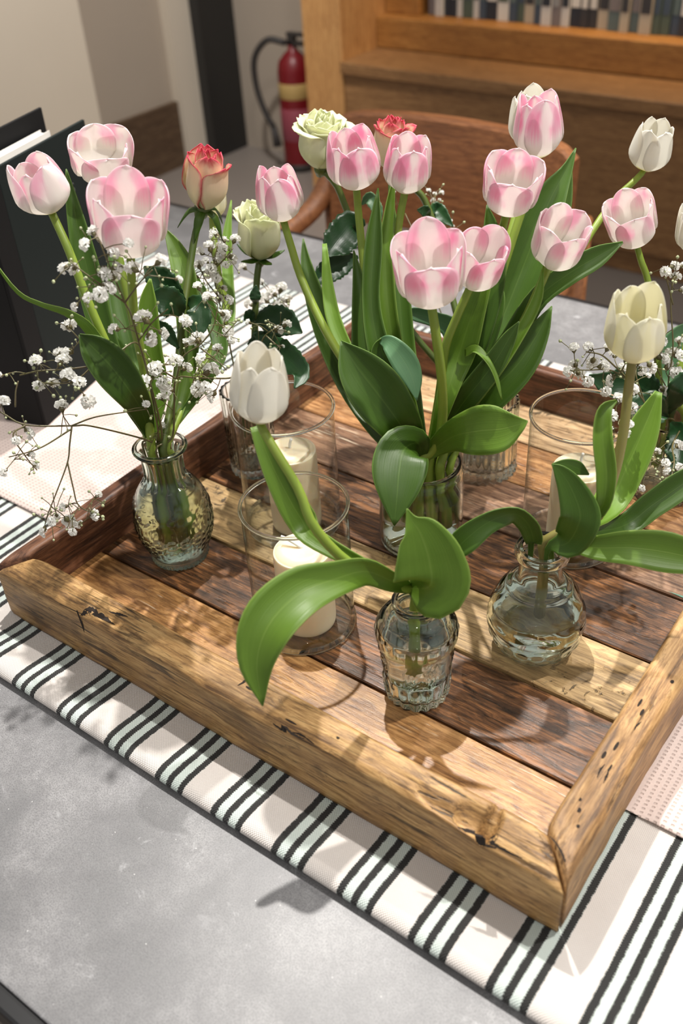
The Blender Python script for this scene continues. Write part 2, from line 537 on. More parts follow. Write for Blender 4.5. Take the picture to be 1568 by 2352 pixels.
M['striped'] = t.done(t.principled(col, 0.85, t.bump(chk, 0.6, 0.0008), Sheen_Weight=0.15))

# blush waffle runner
t = NT('blush_waffle_cotton')
x, y, wx, wy = weave(t, 1, 1.2, 0.0062)
rib = t.math('SINE', t.math('MULTIPLY', y, 2 * PI / 0.0042))
hole = t.math('MULTIPLY', t.smooth(wx, 0.0, 0.7), t.smooth(rib, 0.1, 0.8))
n = t.noise(t.coord(), 420, 2)
col = t.mix(n, srgb(224, 206, 198), srgb(206, 187, 180))
col = t.mix(t.math('MULTIPLY', hole, 0.42), col, srgb(166, 140, 132))
M['blush'] = t.done(t.principled(col, 0.9, t.bump(t.math('SUBTRACT', t.math('MULTIPLY', n, 0.4), hole), 0.8, 0.0012), Sheen_Weight=0.2))

M['plaster_cream'] = plain('cream_plaster', srgb(214, 203, 186), 0.8, 0.02, 5)
M['plaster_taupe'] = plain('taupe_plaster', srgb(176, 163, 148), 0.8, 0.02, 5)
M['floor'] = plain('grey_floor_tile', srgb(140, 131, 124), 0.45, 0.05, 3)
M['ext_red'] = plain('fire_red_enamel', srgb(118, 16, 26), 0.4, 0.05)
M['label_yellow'] = plain('extinguisher_label', srgb(190, 160, 100), 0.5)
M['label_pink'] = plain('extinguisher_text_panel', srgb(150, 70, 84), 0.5)
M['rubber'] = plain('black_rubber', srgb(52, 48, 46), 0.6)
M['binder_green'] = plain('dark_green_book_cloth', srgb(20, 28, 27), 0.75, 0.03, 200, Specular_IOR_Level=0.25)
M['binder_black'] = plain('black_book_cloth', srgb(13, 13, 14), 0.75, 0.03, 200, Specular_IOR_Level=0.25)
M['paper_white'] = plain('magazine_paper', srgb(225, 222, 216), 0.6)
M['paper_grey'] = plain('magazine_cover_grey', srgb(120, 118, 124), 0.5)
M['paper_orange'] = plain('magazine_cover_orange', srgb(216, 140, 70), 0.5)
M['grey_text'] = plain('embossed_grey', srgb(92, 94, 92), 0.6)

def struct(name, vf, mat, smooth=False):
    o = mesh_obj(name, vf, mat, None, smooth)
    return tag(o, kind='structure')

# ------------------------------------------------------------------ the room
TZ = -0.009                                     # table top; z = 0 is the cloth under the tray
FZ = -0.75
struct('floor', box(-6, 4, -4, 6, FZ - 0.05, FZ), M['floor'])
struct('wall_back', box(-2.62, 4, 3.12, 3.3, FZ, 2.0), M['plaster_taupe'])
struct('wall_left', box(-2.85, -2.55, 0.5, 3.12, FZ, 2.0), M['plaster_taupe'])
struct('wall_column', box(-2.56, -2.30, 1.70, 2.15, FZ, 2.0), M['plaster_cream'])
M['skirting'] = wood('dark_oak_panel', srgb(108, 86, 64), srgb(86, 66, 48), srgb(66, 49, 36), 1, 0.5, 0.1, 0, 0)
struct('baseboard_left', box(-2.56, -2.525, 2.14, 2.78, FZ, -0.478), M['skirting'])
struct('trim_1', box(-2.575, -2.50, 2.78, 3.125, FZ, 2.0), M['plaster_cream'])
struct('trim_2', box(-2.505, -2.45, 2.90, 3.125, FZ, 2.0), M['metal_black'])

# ------------------------------------------------------------------ bookcase with drawers below an open niche
bk = thing('bookcase', (-0.6, 2.85, FZ), 'oak bookcase with wide drawer fronts under a warmly lit book niche', 'bookcase')
def bpart(name, bx, mat, bev=0.004):
    return bevel(mesh_obj(name, box(*bx), mat, bk, False), bev)
bpart('upright', (-1.675, -1.505, 2.62, 3.10, FZ, 1.2), M['oak_v'])
bpart('upright', (0.85, 1.0, 2.62, 3.10, FZ, 1.2), M['oak_v'])
bpart('plinth', (-1.505, 0.85, 2.66, 3.08, FZ, FZ + 0.08), M['oak'])
bpart('ledge', (-1.505, 0.85, 2.605, 3.10, -0.225, -0.185), M['oak'])
bpart('drawer_front', (-1.503, -0.72, 2.625, 2.66, FZ + 0.085, -0.228), M['oak'])
bpart('drawer_front', (-0.715, 0.06, 2.625, 2.66, FZ + 0.085, -0.228), M['oak'])
bpart('drawer_front', (0.065, 0.848, 2.625, 2.66, FZ + 0.085, -0.228), M['oak'])
M['oak_lit'] = wood('lamplit_oak', srgb(180, 128, 66), srgb(162, 110, 54), srgb(136, 88, 42), 0, 0.4, 0.08, 0.0, 0)  # oak with the strip lamp's amber light mixed into its colour
bpart('shelf_board', (-1.505, 0.85, 2.84, 3.10, -0.184, -0.08), M['oak_lit'])
bpart('niche_side', (-1.504, -1.36, 2.90, 3.08, -0.08, 0.9), M['oak_lit'])
bpart('back_panel', (-1.505, 0.85, 3.09, 3.11, -0.2, 1.2), M['oak_lit'])
bpart('upper_shelf', (-1.505, 0.85, 2.84, 3.10, 0.42, 0.45), M['oak_lit'])
for kx in (-0.75, -0.2):                       # the strip lamp of the niche
    l = bpy.data.lights.new('shelf_strip_light', 'AREA')
    l.shape = 'RECTANGLE'; l.size = 0.9; l.size_y = 0.03
    l.energy = 1.9; l.color = (1, 0.76, 0.48)
    lo = bpy.data.objects.new('shelf_strip_light', l); COL.objects.link(lo)
    lo.location = (kx, 2.87, 0.40)
    lo.rotation_euler = (math.radians(18), 0, 0)
rb = random.Random(5)
pal = [srgb(214, 210, 204), srgb(150, 150, 150), srgb(70, 84, 100), srgb(44, 50, 60), srgb(188, 176, 156), srgb(96, 112, 112), srgb(226, 222, 214), srgb(58, 58, 62), srgb(128, 120, 120), srgb(86, 100, 88)]
pname = ['white', 'grey', 'slate blue', 'navy', 'beige', 'grey green', 'ivory', 'charcoal', 'stone grey', 'sage']
bmats = [plain('book_cover_' + pname[i].replace(' ', '_'), c_, 0.55) for i, c_ in enumerate(pal)]
xb = -1.34
row = []
while xb < -0.16:
    row.append((xb, rb.uniform(0.022, 0.045), rb.uniform(0.22, 0.30), rb.randrange(len(pal)), rb.uniform(0.0, 0.02)))
    xb += row[-1][1]
for bi, (xb, wd, hh, k, dd) in enumerate(row):
    pv = pname[row[bi - 1][3]] + ' book' if bi else 'niche wall'
    nx_ = pname[row[bi + 1][3]] + ' book' if bi + 1 < len(row) else 'empty shelf'
    b_ = thing('book', (xb + wd / 2, 3.0, -0.08), f'{pname[k]} book between {pv} and {nx_} in the bookcase niche', 'book', 'books in the niche')
    bevel(mesh_obj('cover', join(box(xb, xb + 0.003, 2.94 - dd, 3.07, -0.0795, -0.08 + hh), box(xb + wd - 0.0045, xb + wd - 0.0015, 2.94 - dd, 3.07, -0.0795, -0.08 + hh),
                    box(xb, xb + wd - 0.0015, 2.937 - dd, 2.941 - dd, -0.0795, -0.08 + hh)), bmats[k], b_, False), 0.001)
    mesh_obj('pages', box(xb + 0.002, xb + wd - 0.004, 2.941 - dd, 3.066, -0.077, -0.083 + hh), M['paper_white'], b_, False)
    mesh_obj('title_band', box(xb + 0.003, xb + wd - 0.005, 2.9355 - dd, 2.938 - dd, -0.02, 0.03), bmats[(k + 3) % len(pal)], b_, False)

# ------------------------------------------------------------------ fire extinguisher
fe = thing('fire_extinguisher', (-2.03, 2.99, FZ), 'red fire extinguisher with black hose standing beside the bookcase', 'fire extinguisher')
def lathe_at(name, prof, mat, root, c, n=32, mod=None, dens=0):
    if dens: prof = densify(prof, dens)
    v, f = lathe(prof, n, mod)
    return mesh_obj(name, ([V(p) + V(c) for p in v], f), mat, root)
lathe_at('cylinder', [(0.05, 0.0), (0.068, 0.012), (0.07, 0.04), (0.07, 0.40), (0.062, 0.44), (0.035, 0.47), (0.02, 0.48), (0.018, 0.50)], M['ext_red'], fe, (-2.03, 2.99, FZ))
lathe_at('base_ring', [(0.06, 0.0), (0.0725, 0.0), (0.0725, 0.03), (0.068, 0.032)], M['rubber'], fe, (-2.03, 2.99, FZ))
lathe_at('instruction_label', [(0.0706, 0.30), (0.0712, 0.301), (0.0712, 0.36), (0.0706, 0.361)], M['label_yellow'], fe, (-2.03, 2.99, FZ))
lathe_at('text_panel', [(0.0706, 0.13), (0.0712, 0.131), (0.0712, 0.26), (0.0706, 0.261)], M['label_pink'], fe, (-2.03, 2.99, FZ))
bevel(mesh_obj('valve_handle', join(box(-2.06, -1.97, 2.975, 3.005, FZ + 0.50, FZ + 0.515), box(-2.05, -1.95, 2.977, 3.003, FZ + 0.535, FZ + 0.548), box(-2.045, -2.015, 2.975, 3.005, FZ + 0.49, FZ + 0.545)), M['rubber'], fe, False), 0.002)
hp = catmull([(-2.05, 2.97, FZ + 0.51), (-2.12, 2.94, FZ + 0.52), (-2.18, 2.92, FZ + 0.45), (-2.185, 2.92, FZ + 0.34), (-2.15, 2.92, FZ + 0.24), (-2.115, 2.925, FZ + 0.18)], 30)
mesh_obj('hose', tube(hp, 0.013, 10), M['rubber'], fe)
mesh_obj('nozzle', tube([hp[-1], (-2.105, 2.925, FZ + 0.13), (-2.10, 2.925, FZ + 0.10)], [0.014, 0.017, 0.02], 10), M['rubber'], fe)

# ------------------------------------------------------------------ table
tb = thing('table', (0.15, 0.34, FZ), 'dining table with a grey stone-look top and black edge band', 'table')
X0, X1, Y0, Y1 = -0.95, 1.25, -0.252, 0.935
bevel(mesh_obj('tabletop', box(X0, X1, Y0, Y1, TZ - 0.026, TZ), M['stone'], tb, False), 0.0015)
eb = 0.014
bevel(mesh_obj('edge_band', join(box(X0 - eb, X1 + eb, Y0 - eb, Y0, TZ - 0.03, TZ - 0.001), box(X0 - eb, X1 + eb, Y1, Y1 + eb, TZ - 0.03, TZ - 0.001),
      box(X0 - eb, X0, Y0, Y1, TZ - 0.03, TZ - 0.001), box(X1, X1 + eb, Y0, Y1, TZ - 0.03, TZ - 0.001)), M['black_edge'], tb, False), 0.003)
for lx in (X0 + 0.2, X1 - 0.2):
    for ly in (Y0 + 0.22, Y1 - 0.12):
        bevel(mesh_obj('leg', box(lx - 0.03, lx + 0.03, ly - 0.03, ly + 0.03, FZ, TZ - 0.026), M['metal_black'], tb, False), 0.003)

# ------------------------------------------------------------------ armchair behind the table
ch = thing('armchair', (-0.19, 1.0, FZ), 'brown wooden armchair with a broad curved backrest behind the table', 'chair')
def curved_panel(x0, x1, y0, sag, z0, z1, th, n=20, lean=0.05):
    pr = [(0, z0), (0, z1 - 0.006), (0.004, z1), (th - 0.004, z1), (th, z1 - 0.006), (th, z0)]
    VV, FF = [], []
    for i in range(n + 1):
        s = i / n
        x = lerp(x0, x1, s); k = 1 - (2 * s - 1) ** 2
        cut = 0.02 * (abs(2 * s - 1) ** 10)
        for (d, z) in pr:
            zz = z - cut if z > (z0 + z1) / 2 else z
            VV.append((x, y0 + sag * k + d + lean * (zz - z0), zz))
    m = len(pr)
    for i in range(n):
        for j in range(m):
            FF.append((i * m + j, (i + 1) * m + j, (i + 1) * m + (j + 1) % m, i * m + (j + 1) % m))
    FF.append(tuple(range(m))); FF.append(tuple(reversed([n * m + j for j in range(m)])))
    return VV, FF
mesh_obj('backrest', curved_panel(-0.435, 0.06, 1.12, 0.05, -0.06, 0.148, 0.028), M['chair_wood'], ch, False)
mesh_obj('lower_back_rail', curved_panel(-0.425, 0.05, 1.12, 0.045, -0.20, -0.12, 0.024), M['chair_wood'], ch, False)
for sx, xx in ((-1, -0.45), (1, 0.075)):
    mesh_obj('arm', tube(catmull([(xx, 1.15, 0.02), (xx + sx * 0.01, 1.10, -0.03), (xx + sx * 0.02, 1.02, -0.055), (xx + sx * 0.015, 0.98, -0.075), (xx + sx * 0.01, 0.975, -0.2)], 16), 0.021, 10), M['chair_wood'], ch)
    mesh_obj('leg', tube([(xx + sx * 0.01, 0.975, -0.19), (xx + sx * 0.005, 0.97, FZ)], [0.02, 0.015], 10), M['chair_wood'], ch)
    mesh_obj('leg', tube([(xx, 1.15, 0.03), (xx, 1.16, -0.3), (xx, 1.20, FZ)], [0.02, 0.02, 0.015], 10), M['chair_wood'], ch)
bevel(mesh_obj('seat', box(-0.46, 0.085, 0.74, 1.14, -0.32, -0.285), M['chair_wood'], ch, False), 0.012, 3)
for sx, xx in ((-1, -0.44), (1, 0.065)):
    mesh_obj('leg', tube([(xx, 0.77, -0.31), (xx, 0.765, FZ)], [0.02, 0.015], 10), M['chair_wood'], ch)

# ------------------------------------------------------------------ cloths
def cloth(name, prof, x0, x1, nx, mat, label, cat, amp=0.0006, seed=0, press=0.0):
    VV, FF = [], []
    m = len(prof)
    for i in range(nx + 1):
        x = lerp(x0, x1, i / nx)
        for (y, z, s) in prof:
            d = noise.noise((x * 14 + seed, y * 14, seed)) * amp * s
            zz = z + d
            if -0.012 < x < 0.612 and -0.006 < y < 0.628: zz = min(zz, press)      # under the tray's weight
            VV.append((x, y + noise.noise((x * 5, seed, 3)) * 0.0015 * s, zz))
    for i in range(nx):
        for j in range(m - 1):
            FF.append((i * m + j, i * m + j + 1, (i + 1) * m + j + 1, (i + 1) * m + j))
    o = mesh_obj(name, (VV, FF), mat)
    return tag(o, label, cat)
def fold_profile(yb, yf, zt, puff, zb, n=16):
    """Back edge, flat top, a puffed fold in front and the layer tucked under it."""
    p = [(yb, zb, 0), (yb, zt, 0.5)]
    for k in range(1, n): p.append((lerp(yb, yf + 0.06, k / n), zt, 1))
    for k in range(0, 8):
        s = k / 7
        p.append((lerp(yf + 0.06, yf + 0.010, s), lerp(zt, zt + puff, sstep(0, 1, s)), 1))
    r = (zt + puff - zb) / 2
    for k in range(1, 9):
        a = PI * k / 8
        p.append((yf + 0.010 - math.sin(a) * 0.010, zb + r + math.cos(a) * r, 1 if k < 6 else 0.2))
    p.append((yf + 0.05, zb, 0))
    return p
cloth('striped_table_runner', fold_profile(0.735, -0.066, -0.0018, 0.0052, TZ + 0.0003), -0.95, 1.25, 180, M['striped'],
      'cream table runner with black and mint stripes under the wooden tray', 'table runner', 0.0003, 2, -0.0014)
cloth('blush_table_runner', fold_profile(0.475, 0.118, -0.0002, 0.0034, -0.0014), -0.62, 1.05, 140, M['blush'],
      'blush waffle-weave runner lying on the striped runner under the tray', 'table runner', 0.0002, 9, -0.0001)

# ------------------------------------------------------------------ tray
TL, TW, TH = 0.622, 0.600, 0.067
tray = thing('wooden_tray', (0.3, 0.31, 0.0), 'square tray of reclaimed timber planks with thick mitred rails', 'tray')
def rail(name, axis, start, end, outer, inner, h, mat, seed, slope=0.005, gouges=(), N=150, label=None):
    """A mitred timber rail; axis 0 runs along x, 1 along y. outer/inner = across positions."""
    sg = 1 if inner > outer else -1
    wdt = abs(inner - outer)
    cs = []
    def seg(a, b, n):
        for k in range(n): cs.append((lerp(a[0], b[0], k / n), lerp(a[1], b[1], k / n)))
    seg((0.001, 0.0), (0, 0.004), 2); seg((0, 0.004), (0, h - slope - 0.004), 8)
    seg((0, h - slope - 0.004), (0.0045, h - slope), 3)
    seg((0.0045, h - slope), (wdt - 0.003, h), 8)
    seg((wdt - 0.003, h), (wdt, h - 0.003), 2); seg((wdt, h - 0.003), (wdt, 0.004), 8)
    seg((wdt, 0.004), (0.001, 0.0), 4)
    m = len(cs)
    VV, FF = [], []
    for i in range(N + 1):
        for (c_, z) in cs:
            a0, a1 = start + c_, end - c_                   # mitred ends
            s = lerp(a0, a1, i / N)
            low = noise.noise((s * 9 + seed, c_ * 20, z * 20 + seed))
            edge_ = 1.0 if z > h * 0.75 else 0.5
            dn = low * 0.0016 * edge_ + noise.noise((s * 45, c_ * 90 + seed, z * 60)) * 0.0007
            wv = noise.noise((s * 5, seed * 3.1, 0)) * 0.0022
            cc = c_ + (wv + dn) * (1 if c_ < wdt / 2 else -0.6)
            zz = z + (low * 0.0018 + noise.noise((s * 7, seed, 5)) * 0.0022 if z > h * 0.5 else 0) + (dn if z > 0.01 else 0)
            endf = min((s - a0), (a1 - s))
            zz -= 0.004 * max(0, 1 - endf / 0.02) ** 2 if z > h * 0.5 else 0
            for (gs, gc, rs, rc, dp) in gouges:
                q = ((s - gs) / rs) ** 2 + ((c_ - gc) / rc) ** 2
                if z > h * 0.45 and q < 1: zz -= dp * (1 - q) ** 0.7 * (0.8 + 0.3 * noise.noise((s * 70, c_ * 70, 1)))
            if z < 0.001: zz = -0.0013                          # the rail settles into the cloth
            ac = outer + sg * cc
            VV.append((s, ac, zz) if axis == 0 else (ac, s, zz))
    for i in range(N):
        for j in range(m):
            q = (i * m + j, (i + 1) * m + j, (i + 1) * m + (j + 1) % m, i * m + (j + 1) % m)
            FF.append(q if (sg > 0) == (axis == 0) else tuple(reversed(q)))
    FF.append(tuple(range(m))); FF.append(tuple(N * m + j for j in range(m)))
    o = mesh_obj(name, (VV, FF), mat, tray)
    bm = bmesh.new(); bm.from_mesh(o.data); bmesh.ops.recalc_face_normals(bm, faces=bm.faces); bm.to_mesh(o.data); bm.free()
    if label: o['label'] = label
    return o
front = rail('rail', 0, 0.0, TW, -0.004, 0.025, TH, M['rail_x'], 1.3, 0.006,
     [(0.525, 0.010, 0.018, 0.010, 0.010), (0.535, 0.014, 0.007, 0.016, 0.012), (0.500, 0.006, 0.025, 0.004, 0.006), (0.148, 0.010, 0.020, 0.0055, 0.007)], 260, label='honey brown front rail with a split notch and knot')
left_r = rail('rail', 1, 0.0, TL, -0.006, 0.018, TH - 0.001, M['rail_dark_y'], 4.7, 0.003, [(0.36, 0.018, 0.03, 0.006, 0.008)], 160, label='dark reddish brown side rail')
right_r = rail('rail', 1, 0.0, TL, TW, TW - 0.030, TH, M['rail_y'], 8.1, 0.004, [], 160, label='honey brown side rail dotted with nail holes')
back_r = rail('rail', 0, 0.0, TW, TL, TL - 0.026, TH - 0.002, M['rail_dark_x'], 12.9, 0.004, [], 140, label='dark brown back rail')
# nail holes and dark splits of the rails
rh = random.Random(3)
def disc(c_, rx, ry, n=8):
    return [V((c_[0], c_[1], c_[2]))] + [V((c_[0] + rx * math.cos(2 * PI * k / n), c_[1] + ry * math.sin(2 * PI * k / n), c_[2])) for k in range(n)], \
           [(0, 1 + k, 1 + (k + 1) % n) for k in range(n)]
holes = []
for (hx, hy, rx, ry) in [(0.583, 0.052, .0016, .0022), (0.588, 0.040, .0013, .0016), (0.580, 0.060, .0012, .0015), (0.578, 0.105, .0014, .004), (0.582, 0.118, .0012, .005), (0.586, 0.098, .001, .004),
                         (0.585, 0.160, .0012, .004), (0.580, 0.168, .001, .005), (0.592, 0.205, .0016, .002), (0.583, 0.262, .0012, .0012), (0.588, 0.30, .001, .0013), (0.585, 0.303, .001, .001)]:
    a_ = rail_z = 0.0675
    holes.append((hx, hy, rx, ry))
dg = bpy.context.evaluated_depsgraph_get()
def drop(o, x, y):
    lx, ly = x - 0.3, y - 0.31
    ok, p, n_, i = o.ray_cast(V((lx, ly, 0.2)), V((0, 0, -1)))
    return (p.z if ok else 0.066) + 0.00025
dg.update()
for (hx, hy, rx, ry) in holes:
    mesh_obj('nail_hole', disc((hx, hy, drop(right_r, hx, hy)), rx, ry), M['hole'], right_r)
for (hx, hy, rx, ry) in [(0.402, 0.010, .0015, .0012), (0.31, 0.012, .004, .0012), (0.315, 0.014, .0015, .003), (0.36, 0.004, .006, .0008)]:
    mesh_obj('nail_hole', disc((hx, hy, drop(front, hx, hy)), rx, ry), M['hole'], front)

def on_z(px, py, z):
    r_ = RM @ V(((px - 784) / F, -(py - 1176) / F, -1))
    return CAM + r_ * ((z - CAM.z) / r_.z)
def split(path, wds, o, n=28, seed=0):
    """A dark open check following a path of (x, y) on a rail's top."""
    c_ = catmull([(*p, w_) for p, w_ in zip(path, wds)], n)
    VV, FF = [], []
    for i, (x, y, w_) in enumerate(c_):
        a, b = c_[max(i - 1, 0)], c_[min(i + 1, n - 1)]
        d = V((b[0] - a[0], b[1] - a[1])).normalized()
        for s_ in (-1, 0, 1):
            w2 = max(0.0001, w_ * (0.75 + 0.7 * noise.noise((i * 1.7, s_ * 3, seed))))
            xx, yy = x - d.y * w2 * s_, y + d.x * w2 * s_
            VV.append((xx, yy, drop(o, xx, yy)))
    for i in range(n - 1):
        for j in range(2): FF.append((i * 3 + j, i * 3 + j + 1, i * 3 + j + 4, i * 3 + j + 3))
    mesh_obj('split', (VV, FF), M['hole'], o, False)
def zp(*l): return [tuple(on_z(px, py, 0.064))[:2] for px, py in l]
split(zp((1050, 1904), (1085, 1916), (1115, 1926), (1140, 1935)), [.0004, .0022, .0012, .0004], front, 28, 1)
split(zp((1128, 1897), (1132, 1912), (1128, 1928)), [.0012, .0045, .0010], front, 20, 2)
split(zp((1130, 1925), (1165, 1945), (1200, 1962)), [.0012, .0008, .0002], front, 20, 3)
split(zp((176, 1406), (205, 1400), (235, 1412), (262, 1428)), [.0004, .0040, .0038, .0003], front, 30, 4)
split(zp((250, 1405), (275, 1415), (295, 1422)), [.0002, .0014, .0002], front, 18, 5)
split(zp((545, 1572), (560, 1566), (570, 1560)), [.0002, .0014, .0003], front, 14, 6)
split(zp((625, 1650), (650, 1668), (672, 1690), (700, 1702)), [.0003, .0010, .0014, .0003], front, 24, 7)
split(zp((668, 1672), (690, 1680), (720, 1700)), [.0002, .0007, .0002], front, 18, 8)
split(zp((1297, 1985), (1290, 1965), (1275, 1940), (1262, 1925)), [.0007, .0010, .0008, .0004], front, 20, 9)
split(zp((1385, 1800), (1392, 1785), (1398, 1770)), [.0002, .0012, .0002], right_r, 14, 10)
split(zp((1370, 1790), (1378, 1772), (1388, 1760)), [.0002, .0009, .0002], right_r, 14, 11)
split(zp((1455, 1680), (1462, 1668), (1472, 1660)), [.0002, .0009, .0002], right_r, 14, 12)

PZ = 0.012
mesh_obj('base_panel', box(0.01, TW - 0.01, 0.01, TL - 0.01, 0.0005, 0.0055), M['hole'], tray, False)
ys = [0.018, 0.1060, 0.1862, 0.2655, 0.3590, 0.4430, 0.5200, 0.606]
pm = ['plank_honey', 'plank_dark', 'plank_olive', 'plank_dark', 'plank_grey', 'plank_tan', 'plank_pale']
for i in range(7):
    z1 = PZ + (0, -0.0006, 0.0004, -0.0004, 0.0003, -0.0003, 0.0002)[i]
    nseg = 40
    VV, FF = [], []
    for k in range(nseg + 1):
        x = lerp(0.012, TW - 0.022, k / nseg)
        for s_, yy in ((1, ys[i]), (-1, ys[i + 1])):
            g = 0.0008 + 0.0007 * (noise.noise((x * 30, i * 7.3 + s_, 2)) + 1) * 0.6
            VV.append((x, yy + s_ * g, 0.005)); VV.append((x, yy + s_ * (g + 0.0002), z1 - 0.0012)); VV.append((x, yy + s_ * (g + 0.0014), z1))
    for k in range(nseg):
        a, b = k * 6, (k + 1) * 6
        FF += [(a, a + 1, b + 1, b), (a + 1, a + 2, b + 2, b + 1), (a + 2, a + 5, b + 5, b + 2), (a + 5, a + 4, b + 4, b + 5), (a + 4, a + 3, b + 3, b + 4)]
    FF += [(0, 3, 4, 5, 2, 1), tuple(nseg * 6 + j for j in (0, 1, 2, 5, 4, 3))]
    po = mesh_obj('plank', (VV, FF), M[pm[i]], tray, False)
    bm = bmesh.new(); bm.from_mesh(po.data); bmesh.ops.recalc_face_normals(bm, faces=bm.faces); bm.to_mesh(po.data); bm.free()
mesh_obj('paint_flake', (lambda v: ([V(p) for p in v], [tuple(range(len(v)))]))([(0.535, 0.3625, PZ + .0008), (0.552, 0.3612, PZ + .0008), (0.574, 0.3612, PZ + .0008), (0.575, 0.3648, PZ + .0008), (0.556, 0.3644, PZ + .0008)]), M['teal_paint'], tray, False)

# ------------------------------------------------------------------ magazine holder on the table
HZ = 0.0002                                     # the holder stands on the cloths
K = V((-0.245, 0.25, 0)); U_ = V((-0.061, 0.21, 0)).normalized(); N_ = V((-U_.y, U_.x, 0))       # along the cover, and away from the tray
hb = thing('magazine_holder', (K.x, K.y, HZ), 'dark green and black magazine holder standing beside the tray', 'magazine holder')
def slab(u0, u1, n0, n1, z0, z1, ztop1=None):
    """Box in the holder's own frame; ztop1 = height at its far end."""
    VV = []
    for (u, zt) in ((u0, z1), (u1, ztop1 or z1)):
        for n_ in (n0, n1):
            p = K + U_ * u + N_ * n_
            VV += [(p.x, p.y, z0), (p.x, p.y, zt)]
    return VV, [(0, 1, 3, 2), (4, 6, 7, 5), (0, 4, 5, 1), (2, 3, 7, 6), (1, 5, 7, 3), (0, 2, 6, 4)]
HT = 0.322
cov = bevel(mesh_obj('front_cover', slab(0.034, 0.220, 0, 0.004, HZ, HT), M['binder_green'], hb, False), 0.001)
cov['label'] = 'dark green cloth cover'
bevel(mesh_obj('spine', join(slab(0.0, 0.0335, -0.0006, 0.004, HZ, HT), slab(0.0, 0.004, 0.004, 0.060, HZ, HT)), M['binder_black'], hb, False), 0.001)
bevel(mesh_obj('back_cover', slab(0.0, 0.220, 0.060, 0.064, HZ, HT + 0.012), M['binder_black'], hb, False), 0.001)
mesh_obj('bottom_panel', slab(0.004, 0.218, 0.004, 0.060, HZ + 0.0002, HZ + 0.004), M['binder_black'], hb, False)
for i, (n0, n1, mt, zt, lb) in enumerate([(0.008, 0.014, 'paper_orange', 0.300, 'orange-backed magazine'), (0.016, 0.027, 'paper_white', 0.306, 'white magazine'),
                                          (0.029, 0.039, 'paper_grey', 0.300, 'grey-covered magazine'), (0.041, 0.055, 'paper_white', 0.312, 'thick white catalogue')]):
    mg = thing('magazine', (K + U_ * 0.1 + N_ * n0).to_tuple()[:2] + (HZ + 0.0041,), lb + ' standing inside the dark green magazine holder', 'magazine', 'magazines in the holder')
    mesh_obj('pages', slab(0.010, 0.198, n0 + 0.001, n1 - 0.001, HZ + 0.0041, zt - 0.003), M['paper_white'], mg, False)
    mesh_obj('cover', join(slab(0.008, 0.20, n0, n0 + 0.001, HZ + 0.0041, zt), slab(0.008, 0.20, n1 - 0.001, n1, HZ + 0.0041, zt), slab(0.008, 0.010, n0, n1, HZ + 0.0041, zt)), M[mt], mg, False)
def lettering(body, size, u, z, root):
    cu = bpy.data.curves.new('lettering', 'FONT')
    cu.body = body; cu.size = size; cu.extrude = 0.0002
    to = bpy.data.objects.new('lettering_source', cu); COL.objects.link(to)
    bpy.context.view_layer.update()
    me = bpy.data.meshes.new_from_object(to.evaluated_get(bpy.context.evaluated_depsgraph_get()))
    bpy.data.objects.remove(to)
    me.materials.clear(); me.materials.append(M['grey_text'])
    o = bpy.data.objects.new('lettering', me); COL.objects.link(o)
    o.parent = root
    p = K + U_ * u - N_ * 0.0006
    o.matrix_local = Matrix.Translation(V((p.x, p.y, z)) - parent_loc(root)) @ Matrix((( U_.x, 0, -N_.x), (U_.y, 0, -N_.y), (0, 1, 0))).to_4x4()
lettering('A L S', 0.018, 0.130, 0.248, hb)

# ------------------------------------------------------------------ glassware
def vase(name, c_, prof, wall, floor_t, label, cat, mod=None, n=96, dens=70, group=None, water=None, mat='vase_glass'):
    """Pressed glass vase: outer skin with relief, inner skin, optional water."""
    root = thing(name, (c_[0], c_[1], PZ), label, cat, group)
    out = densify(prof, dens)
    out = [(max(r, 0.001), max(0, z)) for r, z in out]
    inn = [(max(r - wall, 0.002), z) for r, z in reversed(out) if z > floor_t]
    inn.append((inn[-1][0] * 0.85, floor_t)); inn.append((0.001, floor_t))
    prof2 = [(0.001, 0.0)] + out + inn
    no = len(out) + 1
    f = (lambda th, z, j: 1.4 * mod(th, z) if (0 < j < no) else 0) if mod else None
    v, fa = lathe(prof2, n, f)
    mesh_obj('glass_body', ([V(p) + V((c_[0], c_[1], PZ)) for p in v], fa), M[mat], root)
    if water:
        wp = [(r - 0.0006, z) for r, z in reversed(inn) if z <= water and r > 0.002]
        wp = [(wp[0][0] * 0.98, floor_t + 0.0006)] + wp[1:] + [(wp[-1][0], water)]
        v, fa = lathe([(0.001, floor_t + 0.0006)] + wp + [(0.001, water)], 48)
        mesh_obj('water', ([V(p) + V((c_[0], c_[1], PZ)) for p in v], fa), M['water'], root)
    return root

